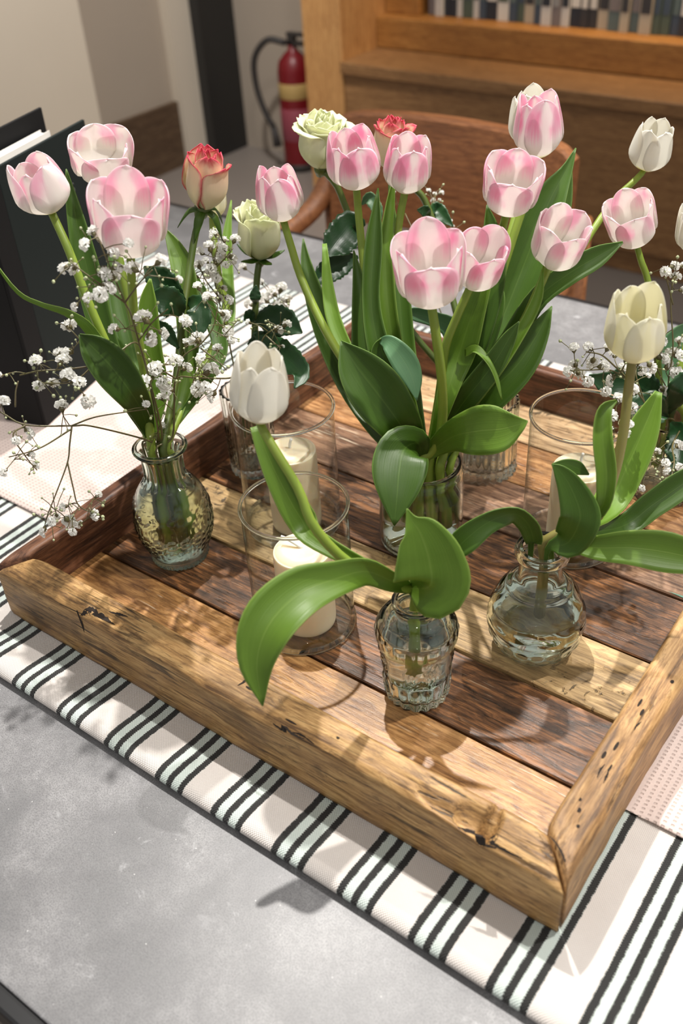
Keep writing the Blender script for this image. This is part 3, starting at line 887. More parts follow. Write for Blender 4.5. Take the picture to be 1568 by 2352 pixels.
def mod_diamond(th, z):
    d = 0
    if 0.014 < z < 0.050:
        w_ = sstep(0.014, 0.02, z) * (1 - sstep(0.046, 0.05, z))
        a = math.sin(9 * th + z * 420); b = math.sin(9 * th - z * 420)
        d += 0.0013 * w_ * (max(abs(a), abs(b)) ** 4 - 0.4)
    if 0.051 < z < 0.055: d += 0.0008 * math.cos(40 * th)
    if 0.057 < z < 0.082:
        q = abs(((th * 6 / (2 * PI)) % 1) - 0.5) * 2 + abs(z - 0.069) / 0.012
        d += 0.0009 * math.cos(q * 9) * (1 if q < 1.1 else 0)
    if z > 0.096 and z < 0.128: d += 0.0009 * math.cos(14 * th)
    if z < 0.008: d += 0.0006 * math.cos(40 * th)
    return d
vase_left = vase('bud_vase', (0.093, 0.148), [(0.027, 0), (0.0295, 0.003), (0.0287, 0.008), (0.033, 0.02), (0.0382, 0.036), (0.0398, 0.05), (0.0385, 0.066), (0.0335, 0.082), (0.0265, 0.093), (0.0205, 0.10), (0.0192, 0.108), (0.0192, 0.122), (0.0212, 0.129), (0.0262, 0.1335), (0.0268, 0.136), (0.0245, 0.1372)],
     0.0027, 0.007, 'round-bellied pressed glass bud vase with diamond relief and flared rim', 'vase', mod_diamond, 128, 90, water=0.088, mat='vase_glass_soft')

def mod_scroll(th, z):
    d = 0
    if z < 0.027: d += 0.0016 * abs(math.cos(9 * th)) * (1 - sstep(0.022, 0.027, z))
    if 0.026 < z < 0.062:
        for k in range(4):
            dt = ((th - 0.7 - k * PI / 2 + PI) % (2 * PI)) - PI
            q = math.hypot(dt * 0.031, (z - 0.044))
            if q < 0.0165: d += 0.0007 * math.cos(q * 2 * PI / 0.0042)
    if 0.064 < z < 0.080: d += 0.0008 * abs(math.cos(11 * th)) * sstep(0.064, 0.068, z) * (1 - sstep(0.076, 0.08, z))
    return d
vase_front = vase('bud_vase', (0.400, 0.126), [(0.0255, 0), (0.0265, 0.004), (0.0282, 0.02), (0.0298, 0.04), (0.0325, 0.06), (0.0343, 0.074), (0.034, 0.081), (0.0295, 0.088), (0.0215, 0.0915), (0.0176, 0.0945), (0.0174, 0.098), (0.0203, 0.103), (0.0205, 0.106), (0.018, 0.107)],
     0.0028, 0.008, 'tapered pressed glass bud vase with scroll relief and fluted foot', 'vase', mod_scroll, 128, 90, water=0.07)

def mod_round(th, z):
    d = 0
    if 0.004 < z < 0.026:
        for row, zc in ((0, 0.010), (1, 0.020)):
            a = (th * 18 / (2 * PI) + 0.5 * row) % 1 - 0.5
            q = (a / 0.42) ** 2 + ((z - zc) / 0.0048) ** 2
            if q < 1: d += 0.0012 * math.sqrt(1 - q)
    if 0.0735 < z < 0.0775: d += 0.0010 * math.sin(PI * (z - 0.0735) / 0.004)
    if 0.03 < z < 0.06: d += 0.0004 * math.cos(7 * th + z * 300) * math.cos(5 * th - z * 200)
    return d
vase_round = vase('bud_vase', (0.460, 0.230), [(0.028, 0), (0.031, 0.003), (0.038, 0.015), (0.043, 0.03), (0.0437, 0.038), (0.0412, 0.052), (0.0345, 0.067), (0.0272, 0.075), (0.0225, 0.079), (0.0195, 0.084), (0.0184, 0.095), (0.0188, 0.103), (0.0225, 0.1065), (0.0237, 0.111), (0.0225, 0.115), (0.0195, 0.1155)],
     0.0030, 0.007, 'squat globe glass bud vase with ringed neck and beaded lower half', 'vase', mod_round, 144, 90, water=0.052)

vase_mid = vase('jar_vase', (0.293, 0.302), [(0.036, 0), (0.040, 0.003), (0.0425, 0.012), (0.0425, 0.06), (0.0425, 0.082), (0.041, 0.090), (0.0395, 0.095), (0.0400, 0.099), (0.0392, 0.101)],
     0.0026, 0.008, 'plain clear glass jar holding the big central bunch of tulips', 'vase', None, 96, 60, water=0.066)

vase_rib = vase('tumbler_vase', (0.284, 0.450), [(0.031, 0), (0.0345, 0.003), (0.035, 0.01), (0.0345, 0.05), (0.0345, 0.09), (0.0335, 0.092)],
     0.0024, 0.012, 'straight ribbed glass tumbler behind the central tulip bunch', 'vase', lambda th, z: 0.0009 * math.cos(26 * th) + (0.0008 * math.cos(26 * th) if z < 0.008 else 0), 156, 40)

def mod_facet(th, z):
    a = math.sin(10 * th + z * 330); b = math.sin(10 * th - z * 330)
    return 0.0014 * (max(abs(a), abs(b)) ** 3 - 0.5) if 0.004 < z < 0.06 else 0.0006 * math.cos(20 * th)
vase_cry = vase('tumbler_vase', (0.058, 0.310), [(0.023, 0), (0.0255, 0.003), (0.0265, 0.02), (0.0270, 0.05), (0.0275, 0.09), (0.0280, 0.105), (0.0265, 0.1065)],
     0.0026, 0.012, 'small cut-crystal tumbler behind the tall candle cylinder', 'vase', mod_facet, 140, 60)
vase_right = vase('tumbler_vase', (0.466, 0.519), [(0.033, 0), (0.037, 0.003), (0.0385, 0.02), (0.0375, 0.04), (0.033, 0.056), (0.0285, 0.066), (0.0275, 0.078), (0.030, 0.088), (0.0285, 0.0895)],
     0.0028, 0.012, 'cut-crystal vase near the back rail holding baby breath sprigs', 'vase', mod_facet, 150, 60)

# hurricane cylinders with pillar candles
def ring(c_, r, z, rr, n=96, m=12, flat=1.0):
    VV, FF = [], []
    for k in range(n):
        th = 2 * PI * k / n
        for q in range(m):
            a = 2 * PI * q / m
            x = r + rr * math.cos(a)
            VV.append((c_[0] + x * math.cos(th), c_[1] + x * math.sin(th), z + rr * flat * math.sin(a)))
    for k in range(n):
        for q in range(m):
            FF.append((k * m + q, ((k + 1) % n) * m + q, ((k + 1) % n) * m + (q + 1) % m, k * m + (q + 1) % m))
    return VV, FF
def hurricane(c_, r, h, label):
    """Straight glass cylinder: thin wall, fire-polished rim and a thick rounded foot."""
    root = thing('candle_cylinder', (c_[0], c_[1], PZ), label, 'candle holder')
    VV, FF = [], []
    for (rr, z) in ((r, 0.006), (r, h * 0.33), (r, h * 0.66), (r, h - 0.001)):
        for k in range(96): VV.append((c_[0] + rr * math.cos(2 * PI * k / 96), c_[1] + rr * math.sin(2 * PI * k / 96), PZ + z))
    for j in range(3):
        for k in range(96): FF.append((j * 96 + k, j * 96 + (k + 1) % 96, (j + 1) * 96 + (k + 1) % 96, (j + 1) * 96 + k))
    mesh_obj('glass_wall', (VV, FF), M['glass'], root)
    mesh_obj('rim', ring(c_, r, PZ + h, 0.0017), M['vase_glass'], root)
    mesh_obj('foot_ring', ring(c_, r - 0.0012, PZ + 0.0030, 0.0028), M['vase_glass'], root)
    v, f = lathe([(0.001, 0.0034), (r - 0.003, 0.0034), (r - 0.003, 0.0040), (0.001, 0.0040)], 96)
    mesh_obj('glass_floor', ([V(p) + V((c_[0], c_[1], PZ)) for p in v], f), M['glass'], root)
    return root
def candle(c_, r, h, label, wick):
    root = thing('pillar_candle', (c_[0], c_[1], PZ + 0.004), label, 'candle')
    pr = densify([(r - 0.003, 0), (r, 0.003), (r, h * 0.4), (r, h - 0.010), (r - 0.002, h - 0.004), (r - 0.008, h - 0.0005), (r * 0.45, h - 0.0005), (0.001, h - 0.0012)], 40)
    v, f = lathe([(0.001, 0)] + pr, 64)
    mesh_obj('wax_body', ([V(p) + V((c_[0], c_[1], PZ + 0.004)) for p in v], f), M['wax'], root)
    b0 = V((c_[0], c_[1], PZ + 0.004 + h - 0.002))
    mesh_obj('wick', tube(catmull([tuple(b0)] + [tuple(b0 + V(q)) for q in wick], 8), 0.0014, 8), M['wick'], root)
hurricane((0.264, 0.141), 0.0475, 0.139, 'clear glass candle cylinder behind the drooping leaf in the tray')
candle((0.268, 0.141), 0.0265, 0.089, 'ivory pillar candle in the cylinder behind the drooping leaf', [(-0.004, -0.002, 0.004), (-0.012, -0.004, 0.008), (-0.018, -0.006, 0.010)])
hurricane((0.158, 0.258), 0.0510, 0.142, 'clear glass candle cylinder beside the crystal tumbler')
candle((0.166, 0.254), 0.0265, 0.096, 'ivory pillar candle in the cylinder beside the crystal tumbler', [(0, 0, 0.004), (0.001, 0, 0.008), (0.002, 0.001, 0.012)])
hurricane((0.420, 0.385), 0.0480, 0.150, 'clear glass candle cylinder behind the globe vase')
candle((0.424, 0.385), 0.0265, 0.092, 'ivory pillar candle in the cylinder behind the globe vase', [(0, 0, 0.005), (0, 0.001, 0.010), (0.001, 0.001, 0.014)])

# ------------------------------------------------------------------ plant builders
FIXED = set()
LEAF_SHIFT = {
    'leaf': 0.035, 'leaf.002': 0.06, 'leaf.003': -0.065, 'leaf.004': 0.01, 'leaf.007': -0.025, 'leaf.009': 0.035, 'leaf.010': -0.01, 'leaf.011': -0.045, 'leaf.013': -0.01,
    'leaf.014': 0.015, 'leaf.016': -0.04, 'leaf.017': 0.045, 'leaf.020': 0.06, 'leaf.021': -0.01, 'leaf.025': 0.045, 'leaf.027': -0.07, 'leaf.029': 0.04, 'leaf.030': -0.035,
    'leaf.031': -0.015, 'leaf.032': -0.03, 'leaf.033': -0.02, 'leaf.034': 0.005, 'leaf.035': 0.06, 'leaf.038': 0.07, 'leaf.040': 0.03, 'leaf.041': 0.055, 'leaf.042': -0.035,
    'leaf.043': 0.01, 'leaf.044': -0.005, 'leaf.045': -0.005, 'leaf.046': -0.03, 'leaf.048': 0.1, 'leaf.052': 0.035, 'leaf.053': -0.02, 'leaf.054': 0.045, 'leaf.055': 0.04,
    'leaf.056': 0.01, 'leaf.057': -0.025, 'leaf.059': -0.045}                               # leaf -> metres its blade stands back (+) or forward (-), clear of its neighbours
def leaf(name, ctrl, mat, parent, cup=0.25, n=22, serr=0, m=9, thick=0.0007, fold=0.0, wav=0.0):
    """ctrl: (px, py, depth, half width px, roll deg). A blade along the curve; cup lifts its edges, fold makes a V."""
    pts = []
    for c_ in ctrl:
        px, py, d, hw = c_[:4]
        ro = c_[4] if len(c_) > 4 else 0
        p = at(px, py, d)
        pts.append((p.x, p.y, p.z, max(hw, 0.4) * d / F, ro))
    cc = catmull(pts, n)
    VV, FF, UVs = [], [], []
    for i, (x, y, z, hw, ro) in enumerate(cc):
        P = V((x, y, z))
        a, b = cc[max(i - 1, 0)], cc[min(i + 1, n - 1)]
        tg = (V(b[:3]) - V(a[:3])).normalized()
        vw = (CAM - P).normalized()
        nn = (vw - tg * vw.dot(tg)).normalized()
        ss = tg.cross(nn)
        an = math.radians(ro)
        s2 = ss * math.cos(an) + nn * math.sin(an)
        n2 = nn * math.cos(an) - ss * math.sin(an)
        hw = max(hw, 0.0002)
        if serr:
            fr = (i * serr / n) % 1
            hw *= 1 - 0.16 * fr
        for j in range(m):
            q = -1 + 2 * j / (m - 1)
            lift = cup * hw * (q * q) + fold * hw * abs(q) + wav * hw * math.sin(i * 0.9 + 2 * q) * q * q
            VV.append(P + s2 * (hw * q) + n2 * lift)
            UVs.append((0.5 + 0.5 * q, i / (n - 1)))
    for i in range(n - 1):
        for j in range(m - 1):
            FF.append((i * m + j, i * m + j + 1, (i + 1) * m + j + 1, (i + 1) * m + j))
    o = mesh_obj(name, (VV, FF), M[mat], parent, True, UVs, thick)
    sh = LEAF_SHIFT.get(o.name, 0)
    if sh:                                       # bring the blade forward or back, its base stays put
        off = parent_loc(parent)
        for k, vt in enumerate(o.data.vertices):
            p = vt.co + off; w_ = sstep(0.05, 0.35, UVs[k][1])
            vt.co = CAM + (p - CAM) * (1 + sh * w_ / depth(p)) - off
    return o

def pxpath(ctrl, n):
    return [V(p) for p in catmull([tuple(at(*c_[:3])) if not isinstance(c_, V) else tuple(c_) for c_ in ctrl], n)]

def frame(B, T):
    ax = (T - B).normalized()
    vw = (CAM - B); vw = (vw - ax * vw.dot(ax)).normalized()      # faces the viewer side: angle 0
    return ax, vw, ax.cross(vw)

def tulip_head(root, B, T, R, opn, mat, rot=0.0, lens=None, leans=None, seed=0, tips=0.0):
    """Six petals in two whorls round the axis B-T; R = widest radius, opn = rim radius / R."""
    rr = random.Random(seed)
    ax, e0, e1 = frame(B, T)
    h = (T - B).length
    nu, nv = 24, 15
    for k in range(6):
        inner = k % 2
        th0 = rot + k * PI / 3
        ln = (lens[k] if lens else rr.uniform(0.93, 1.05)) * (0.97 if inner else 1.0)
        lean = (leans[k] if leans else rr.uniform(-0.06, 0.10))
        am = rr.uniform(0.78, 0.92) * (0.95 if inner else 1.08)
        ph = rr.uniform(0, 9)
        VV, UVs, FF = [], [], []
        for i in range(nu):
            u = 1 - (1 - i / (nu - 1)) ** 1.7
            if u < 0.40: f_ = 0.10 + 0.90 * math.sin(PI / 2 * u / 0.40) ** 0.80
            else: f_ = 1 + (opn - 1) * ((u - 0.40) / 0.60) ** 1.4
            f_ += lean * sstep(0.25, 1, u)
            wd = lerp(0.62, 1.0, sstep(0, 0.45, u))
            if u > 0.52:
                q = (u - 0.52) / 0.48
                wd *= max(0.0, 1 - q ** 3.0) ** 0.52
            for j in range(nv):
                v = -1 + 2 * j / (nv - 1)
                th = th0 + am * wd * v
                r_ = R * f_ * ((0.93 if inner else 1.0) - 0.035 * (1 - v * v) * (1 if inner else -0.6))
                r_ += R * 0.030 * math.sin(5 * v + ph + 3 * u) * sstep(0.4, 1, u)
                zz = h * u * ln * (1 - 0.035 * (1 - abs(v)) * 0)
                zz += h * 0.02 * math.sin(4 * v + ph) * sstep(0.6, 1, u)
                cr = sstep(0.86, 1.0, u)
                r_ += R * tips * cr
                VV.append(B + ax * zz + (e0 * math.cos(th) + e1 * math.sin(th)) * r_)
                UVs.append((0.5 + 0.5 * v, u))
        for i in range(nu - 1):
            for j in range(nv - 1):
                FF.append((i * nv + j, i * nv + j + 1, (i + 1) * nv + j + 1, (i + 1) * nv + j))
        mesh_obj('petal', (VV, FF), M[mat], root, True, UVs, 0.0004)
    # pistil and stamens in the cup
    mesh_obj('pistil', tube([B + ax * h * 0.05, B + ax * h * 0.30, B + ax * h * 0.36], [R * 0.14, R * 0.13, R * 0.16], 8), M['stem'], root)

def tulip(label, base, top, wpx, opn, mat, stem, leaves=(), via=None, group='tulips', rot=0.3, lens=None, leans=None, seed=1, stem_r=0.0042, stem_mat='stem', tips=0.0):
    B, T = at(*base), at(*top)
    wide = opn > 0.97
    T = B + (T - B) * (0.90 if wide else 0.98)
    opn = opn * 0.93 if wide else opn * 0.78
    if via: stem = into(stem, *via)
    foot = stem[-1] if isinstance(stem[-1], V) else at(*stem[-1])
    root = thing('tulip', foot.to_tuple(), label, 'tulip', None)
    R = wpx / 2 * base[2] / F * 0.94
    tulip_head(root, B, T, R, opn, mat, rot, lens, leans, seed, tips)
    ax = (T - B).normalized()
    pts = [B + ax * 0.003] + pxpath([base] + list(stem), 26)[1:]
    n = len(pts)
    mesh_obj('stem', tube(pts, [stem_r * lerp(0.85, 1.1, min(1, i / n * 1.5)) for i in range(n)], 10), M[stem_mat], root)
    rim_z = PZ + MOUTH[via[0]]
    clasp = min(pts, key=lambda q: abs(q.z - rim_z - 0.009))
    for lf in leaves:
        rest = lf['p'][1:]
        while len(rest) > 2 and at(*rest[0][:3]).z < rim_z + 0.014: rest = rest[1:]      # only its foot is redrawn, tips may hang
        if 'neck' in lf:                         # this blade's foot stands in the neck of the vase
            rest = lf['p'][1:]
            while len(rest) > 2 and at(*rest[0][:3]).z < rim_z + 0.008: rest = rest[1:]
            up = into([], via[0], *lf['neck'])
            lf['p'] = [(*w2p(up[1]), 5, 0), (*w2p(up[0]), 8, 0)] + rest
        elif not lf.get('free'):                 # a folded-over flap hangs on its own blade instead
            lf['p'] = [(*w2p(clasp), min(lf['p'][0][3], 11), 0)] + rest
        lo = leaf('leaf', lf['p'], lf.get('m', 'leaf'), root, lf.get('cup', 0.3), lf.get('n', 24), thick=0.0008, fold=lf.get('fold', 0.0), wav=lf.get('wav', 0.0))
        if lf.get('free') or lf.get('fix') or 'neck' in lf: FIXED.add(lo.name)
    return root

def rose(label, base, top, wpx, mat, stem, leaves=(), via=None, sepals=True, seed=1, npet=15, curl=0.10, droop=False):
    B, T = at(*base), at(*top)
    if via: stem = into(stem, *via)
    foot = stem[-1] if isinstance(stem[-1], V) else at(*stem[-1])
    root = thing('rose', foot.to_tuple(), label, 'rose')
    rr = random.Random(seed)
    ax, e0, e1 = frame(B, T)
    h = (T - B).length; R = wpx / 2 * base[2] / F
    nu, nv = 15, 11
    for k in range(npet):
        s = k / (npet - 1)
        rad = R * lerp(0.22, 1.0, s ** 0.8)
        th0 = k * 2.399 + seed
        am = lerp(1.7, 1.12, s)
        ht = h * lerp(1.0, 0.92, s) * rr.uniform(0.95, 1.05)
        cu = curl * R * 5 * max(0, s - 0.25) * rr.uniform(0.4, 1.4)
        ph = rr.uniform(0, 6)
        VV, UVs, FF = [], [], []
        for i in range(nu):
            u = i / (nu - 1)
            f_ = 0.18 + 0.82 * math.sin(PI / 2 * min(1, u / 0.45)) ** 0.8
            if u > 0.45: f_ += lerp(-0.42, -0.12, s) * ((u - 0.45) / 0.55) ** 1.6
            wd = lerp(0.7, 1, sstep(0, 0.4, u))
            if u > 0.66: wd *= max(0.0, 1 - 0.80 * ((u - 0.66) / 0.34) ** 2.4)
            for j in range(nv):
                v = -1 + 2 * j / (nv - 1)
                th = th0 + am * wd * v
                r_ = rad * f_ * (1 + 0.07 * v)
                tip = sstep(0.70, 1.0, u)
                r_ += cu * tip * tip + R * 0.03 * math.sin(6 * v + ph) * tip
                zz = ht * u - cu * 0.6 * tip ** 3 + h * 0.02 * math.sin(5 * v + ph) * tip
                VV.append(B + ax * zz + (e0 * math.cos(th) + e1 * math.sin(th)) * r_)
                UVs.append((0.5 + 0.5 * v, u))
        for i in range(nu - 1):
            for j in range(nv - 1):
                FF.append((i * nv + j, i * nv + j + 1, (i + 1) * nv + j + 1, (i + 1) * nv + j))
        mesh_obj('petal', (VV, FF), M[mat], root, True, UVs, 0.0006)
    mesh_obj('rose_hip', tube([B - ax * 0.010, B - ax * 0.004, B + ax * 0.003], [0.0034, 0.0062, 0.0070], 10), M['stem_rose'], root)
    if sepals:
        for k in range(5):
            th = k * 2 * PI / 5 + 0.5 + seed
            dr = e0 * math.cos(th) + e1 * math.sin(th)
            sd = ax.cross(dr)
            L = 0.030 * rr.uniform(0.85, 1.2)
            VV, UVs, FF = [], [], []
            for i in range(12):
                u = i / 11
                ben = (u * 1.7 if droop else 0.25 * u)
                r_ = R * 0.35 * min(1, u * 3) + L * u * (0.75 if not droop else 0.55) * 0.9
                zz = 0.002 * u + (0.006 * u if not droop else -0.026 * u ** 1.8)
                hw = 0.0052 * math.sin(PI * min(1, (u * 0.85 + 0.15))) ** 0.8 * (1 - u * 0.3)
                for q in (-1, 0, 1):
                    VV.append(B + dr * r_ + ax * (zz - 0.001 * abs(q)) + sd * (hw * q)); UVs.append((0.5 + 0.5 * q, u))
            for i in range(11):
                for j in range(2): FF.append((i * 3 + j, i * 3 + j + 1, i * 3 + j + 4, i * 3 + j + 3))
            mesh_obj('sepal', (VV, FF), M['leaf'], root, True, UVs, 0.0006)
    pts = [B - ax * 0.006] + pxpath([base] + list(stem), 24)[1:]
    mesh_obj('stem', tube(pts, 0.0036, 10), M['stem_rose'], root)
    for lf in leaves:
        leaf('leaf', lf['p'], lf.get('m', 'leaf_rose'), root, lf.get('cup', 0.12), lf.get('n', 30), serr=lf.get('serr', 12), fold=lf.get('fold', 0.18), thick=0.0007, wav=lf.get('wav', 0.08))
    return root

# feet of the stems inside each vase
def w2p(p):
    q = RM.transposed() @ (V(p) - CAM)
    return (784 + F * q.x / -q.z, 1176 - F * q.y / -q.z, -q.z)
MOUTH = {}                                       # vase centre -> height of its rim
def into(stem, c_, ang, r, foot=0.03, k=0.85, margin=0.022):
    """The stem's way points above the rim, then through the mouth at (angle, radius) down to its foot."""
    H = MOUTH[c_]; a = math.radians(ang)
    o = V((math.cos(a) * r, math.sin(a) * r, 0)); b = V((c_[0], c_[1], PZ))
    up = [w2p(p) for p in (at(*q[:3]) for q in stem if not isinstance(q, V)) if p.z > PZ + H + margin]
    return up + [b + o * 1.05 + V((0, 0, H + 0.006)), b + o + V((0, 0, H - 0.02)), b + o * k + V((0, 0, foot))]
def inside(c_, dx=0, dy=0, z=0.03): return V((c_[0] + dx, c_[1] + dy, PZ + z))
LV, FV, RV, MV, TV, CV, BV = (0.093, 0.148), (0.400, 0.126), (0.460, 0.230), (0.293, 0.302), (0.284, 0.450), (0.058, 0.310), (0.466, 0.519)
MOUTH.update({LV: 0.137, FV: 0.107, RV: 0.1155, MV: 0.101, TV: 0.092, CV: 0.1065, BV: 0.0895})

# ------------------------------------------------------------------ flowers in the round-bellied vase
tulip('pale pink tulip leaning outward beside the dark magazine holder', (118, 487, .855), (66, 372, .82), 132, 0.88, 'palepink',
      [(160, 580, .86), (205, 700, .875), (275, 860, .90), (352, 1005, .932), inside(LV, -0.006, -0.002)],
      [dict(p=[(352, 1010, .935, 10), (290, 905, .91, 20), (235, 760, .885, 27), (205, 640, .875, 30), (180, 530, .865, 22), (163, 450, .86, 12), (152, 388, .855, 1)], m='leaf', cup=0.5),
       dict(p=[(345, 1010, .935, 8), (290, 900, .90, 14), (215, 765, .875, 16, 35), (160, 718, .86, 15, 55), (95, 697, .85, 10, 60), (40, 668, .845, 8, 60), (-25, 585, .84, 2, 60)], m='leaf_fresh', cup=0.3)],
      rot=0.5, via=(LV, 200, .0095), seed=11)
tulip('pink-rimmed tulip with wide open cup in front of the dark holder', (236, 408, .905), (228, 312, .868), 140, 1.06, 'palepink',
      [(252, 480, .915), (283, 640, .93), (320, 800, .94), (365, 1000, .945), inside(LV, 0.0, 0.006)],
      [dict(p=[(362, 1012, .945, 10), (330, 900, .935, 26), (300, 790, .93, 30), (275, 690, .93, 26), (262, 600, .93, 14), (258, 540, .93, 1)], m='leaf', cup=0.5)], rot=0.2, via=(LV, 128, .0095), seed=12, leans=[.02, 0, .16, .05, .05, .16])
tulip('large blown-open pink tulip above the white blossoms of the round-bellied vase', (300, 578, .800), (294, 432, .755), 172, 1.02, 'pink',
      [(302, 640, .82), (310, 740, .855), (332, 860, .895), (372, 1005, .932), inside(LV, 0.002, -0.004)],
      [dict(p=[(368, 1012, .935, 12), (318, 930, .915, 30), (262, 850, .895, 46), (215, 800, .885, 34), (182, 768, .88, 2)], m='leaf', cup=0.45),
       dict(p=[(385, 1015, .935, 12), (362, 900, .915, 22), (345, 800, .90, 26), (340, 700, .89, 20), (345, 640, .885, 2)], m='leaf_fresh', cup=0.5)],
      rot=0.05, via=(LV, 272, .0095), seed=13, lens=[1.0, 1.10, 1.05, 1.22, 1.05, 1.08], leans=[.06, .05, .12, .03, .12, .06])
rose('red-edged peach rose with drooping sepals beside the round-bellied vase tulips', (468, 478, .95), (478, 344, .905), 104, 'rose_red',
     [(448, 540, .955), (432, 640, .955), (418, 740, .95), (404, 870, .945), (400, 1005, .94), inside(LV, 0.006, 0.003)],
     [dict(p=[(425, 690, .95, 3), (395, 668, .94, 26), (362, 640, .93, 34), (330, 612, .925, 2)]),
      dict(p=[(418, 730, .945, 3), (400, 700, .93, 30), (372, 690, .92, 36), (335, 690, .915, 2)]),
      dict(p=[(425, 690, .955, 3), (452, 700, .955, 26), (458, 735, .955, 28), (445, 790, .955, 2)]),
      dict(p=[(410, 800, .945, 3), (380, 760, .935, 18), (356, 735, .93, 2)])], via=(LV, 344, .0098), seed=3, droop=True, npet=9, curl=0.06)
tulip('half-hidden cream tulip behind the red-edged rose', (487, 500, 1.04), (490, 415, 1.01), 66, 0.95, 'cream',
      [(492, 560, 1.04), (503, 650, 1.04), (515, 740, 1.03), (500, 860, 1.0), (412, 1000, .95), inside(LV, 0.008, 0.006)],
      [dict(p=[(410, 1005, .955, 10), (480, 860, .985, 14), (522, 740, 1.02, 16), (523, 640, 1.04, 13), (521, 550, 1.045, 11), (531, 460, 1.05, 1)], m='leaf_fresh', cup=0.4),
       dict(p=[(405, 1005, .95, 10), (430, 860, .965, 18), (432, 720, .97, 28), (420, 620, .975, 26), (400, 565, .98, 16), (376, 522, .985, 1)], m='leaf_fresh', cup=0.4),
       dict(p=[(415, 1000, .955, 8), (470, 880, .97, 12), (505, 800, .98, 18), (480, 710, .985, 18), (455, 640, .99, 2)], m='leaf', cup=0.3)], via=(LV, 56, .0098), seed=14)

# ------------------------------------------------------------------ rose in the small crystal tumbler
rose('pale green rose with spread sepals above the white tulip', (597, 592, 1.03), (598, 472, .985), 100, 'rose_green',
     [(590, 640, 1.035), (586, 720, 1.045), (580, 850, 1.055), (572, 960, 1.062), inside(CV)],
     [dict(p=[(585, 740, 1.04, 3), (620, 735, 1.03, 34), (660, 745, 1.02, 36), (694, 765, 1.01, 2)]),
      dict(p=[(584, 770, 1.04, 3), (630, 800, 1.02, 30), (668, 832, .985, 34), (690, 862, .965, 24), (676, 892, .955, 2)]),
      dict(p=[(585, 760, 1.045, 3), (600, 790, 1.03, 34), (612, 830, 1.02, 34), (620, 880, 1.01, 2)]),
      dict(p=[(585, 735, 1.04, 2), (572, 728, 1.035, 18), (560, 735, 1.03, 2)]),
      dict(p=[(586, 700, 1.042, 2), (586, 680, 1.04, 14), (588, 655, 1.038, 2)])], via=(CV, 120, .010), seed=5, npet=14, curl=0.06)

# ------------------------------------------------------------------ the single white tulip of the scroll vase
tulip('white tulip on a bent stem rising from the scroll-relief vase', (592, 968, .735), (604, 812, .698), 142, 0.88, 'white',
      [(632, 1035, .735), (686, 1125, .74), (718, 1205, .745), (790, 1285, .76), (890, 1345, .775), (945, 1390, .79), inside(FV, 0.0, 0.0, 0.05)],
      [dict(p=[(800, 1300, .765, 10), (740, 1248, .75, 22), (690, 1190, .742, 34), (645, 1110, .735, 30), (612, 1040, .732, 22), (590, 978, .732, 16)], m='leaf_fresh', cup=0.5),
       dict(p=[(945, 1388, .785, 12), (900, 1335, .765, 24, 20), (840, 1312, .745, 32, 20), (770, 1330, .725, 40, 0), (690, 1362, .71, 58, -10), (620, 1432, .70, 64, -15), (590, 1520, .70, 42, -10), (603, 1622, .705, 1, 0)], m='leaf_fresh', cup=0.35, n=34),
       dict(p=[(955, 1392, .79, 14), (975, 1385, .77, 66), (988, 1345, .755, 82), (985, 1285, .745, 80), (965, 1225, .74, 52), (945, 1195, .738, 16), (934, 1168, .737, 1)], m='leaf_fresh', cup=0.22, n=30)],
      rot=0.45, via=(FV, 150, .004), seed=21, stem_r=0.0040, lens=[.95, 1.02, .98, 1.08, 1.0, .92], leans=[.0, 0, .0, .0, .12, .0], stem_mat='stem')

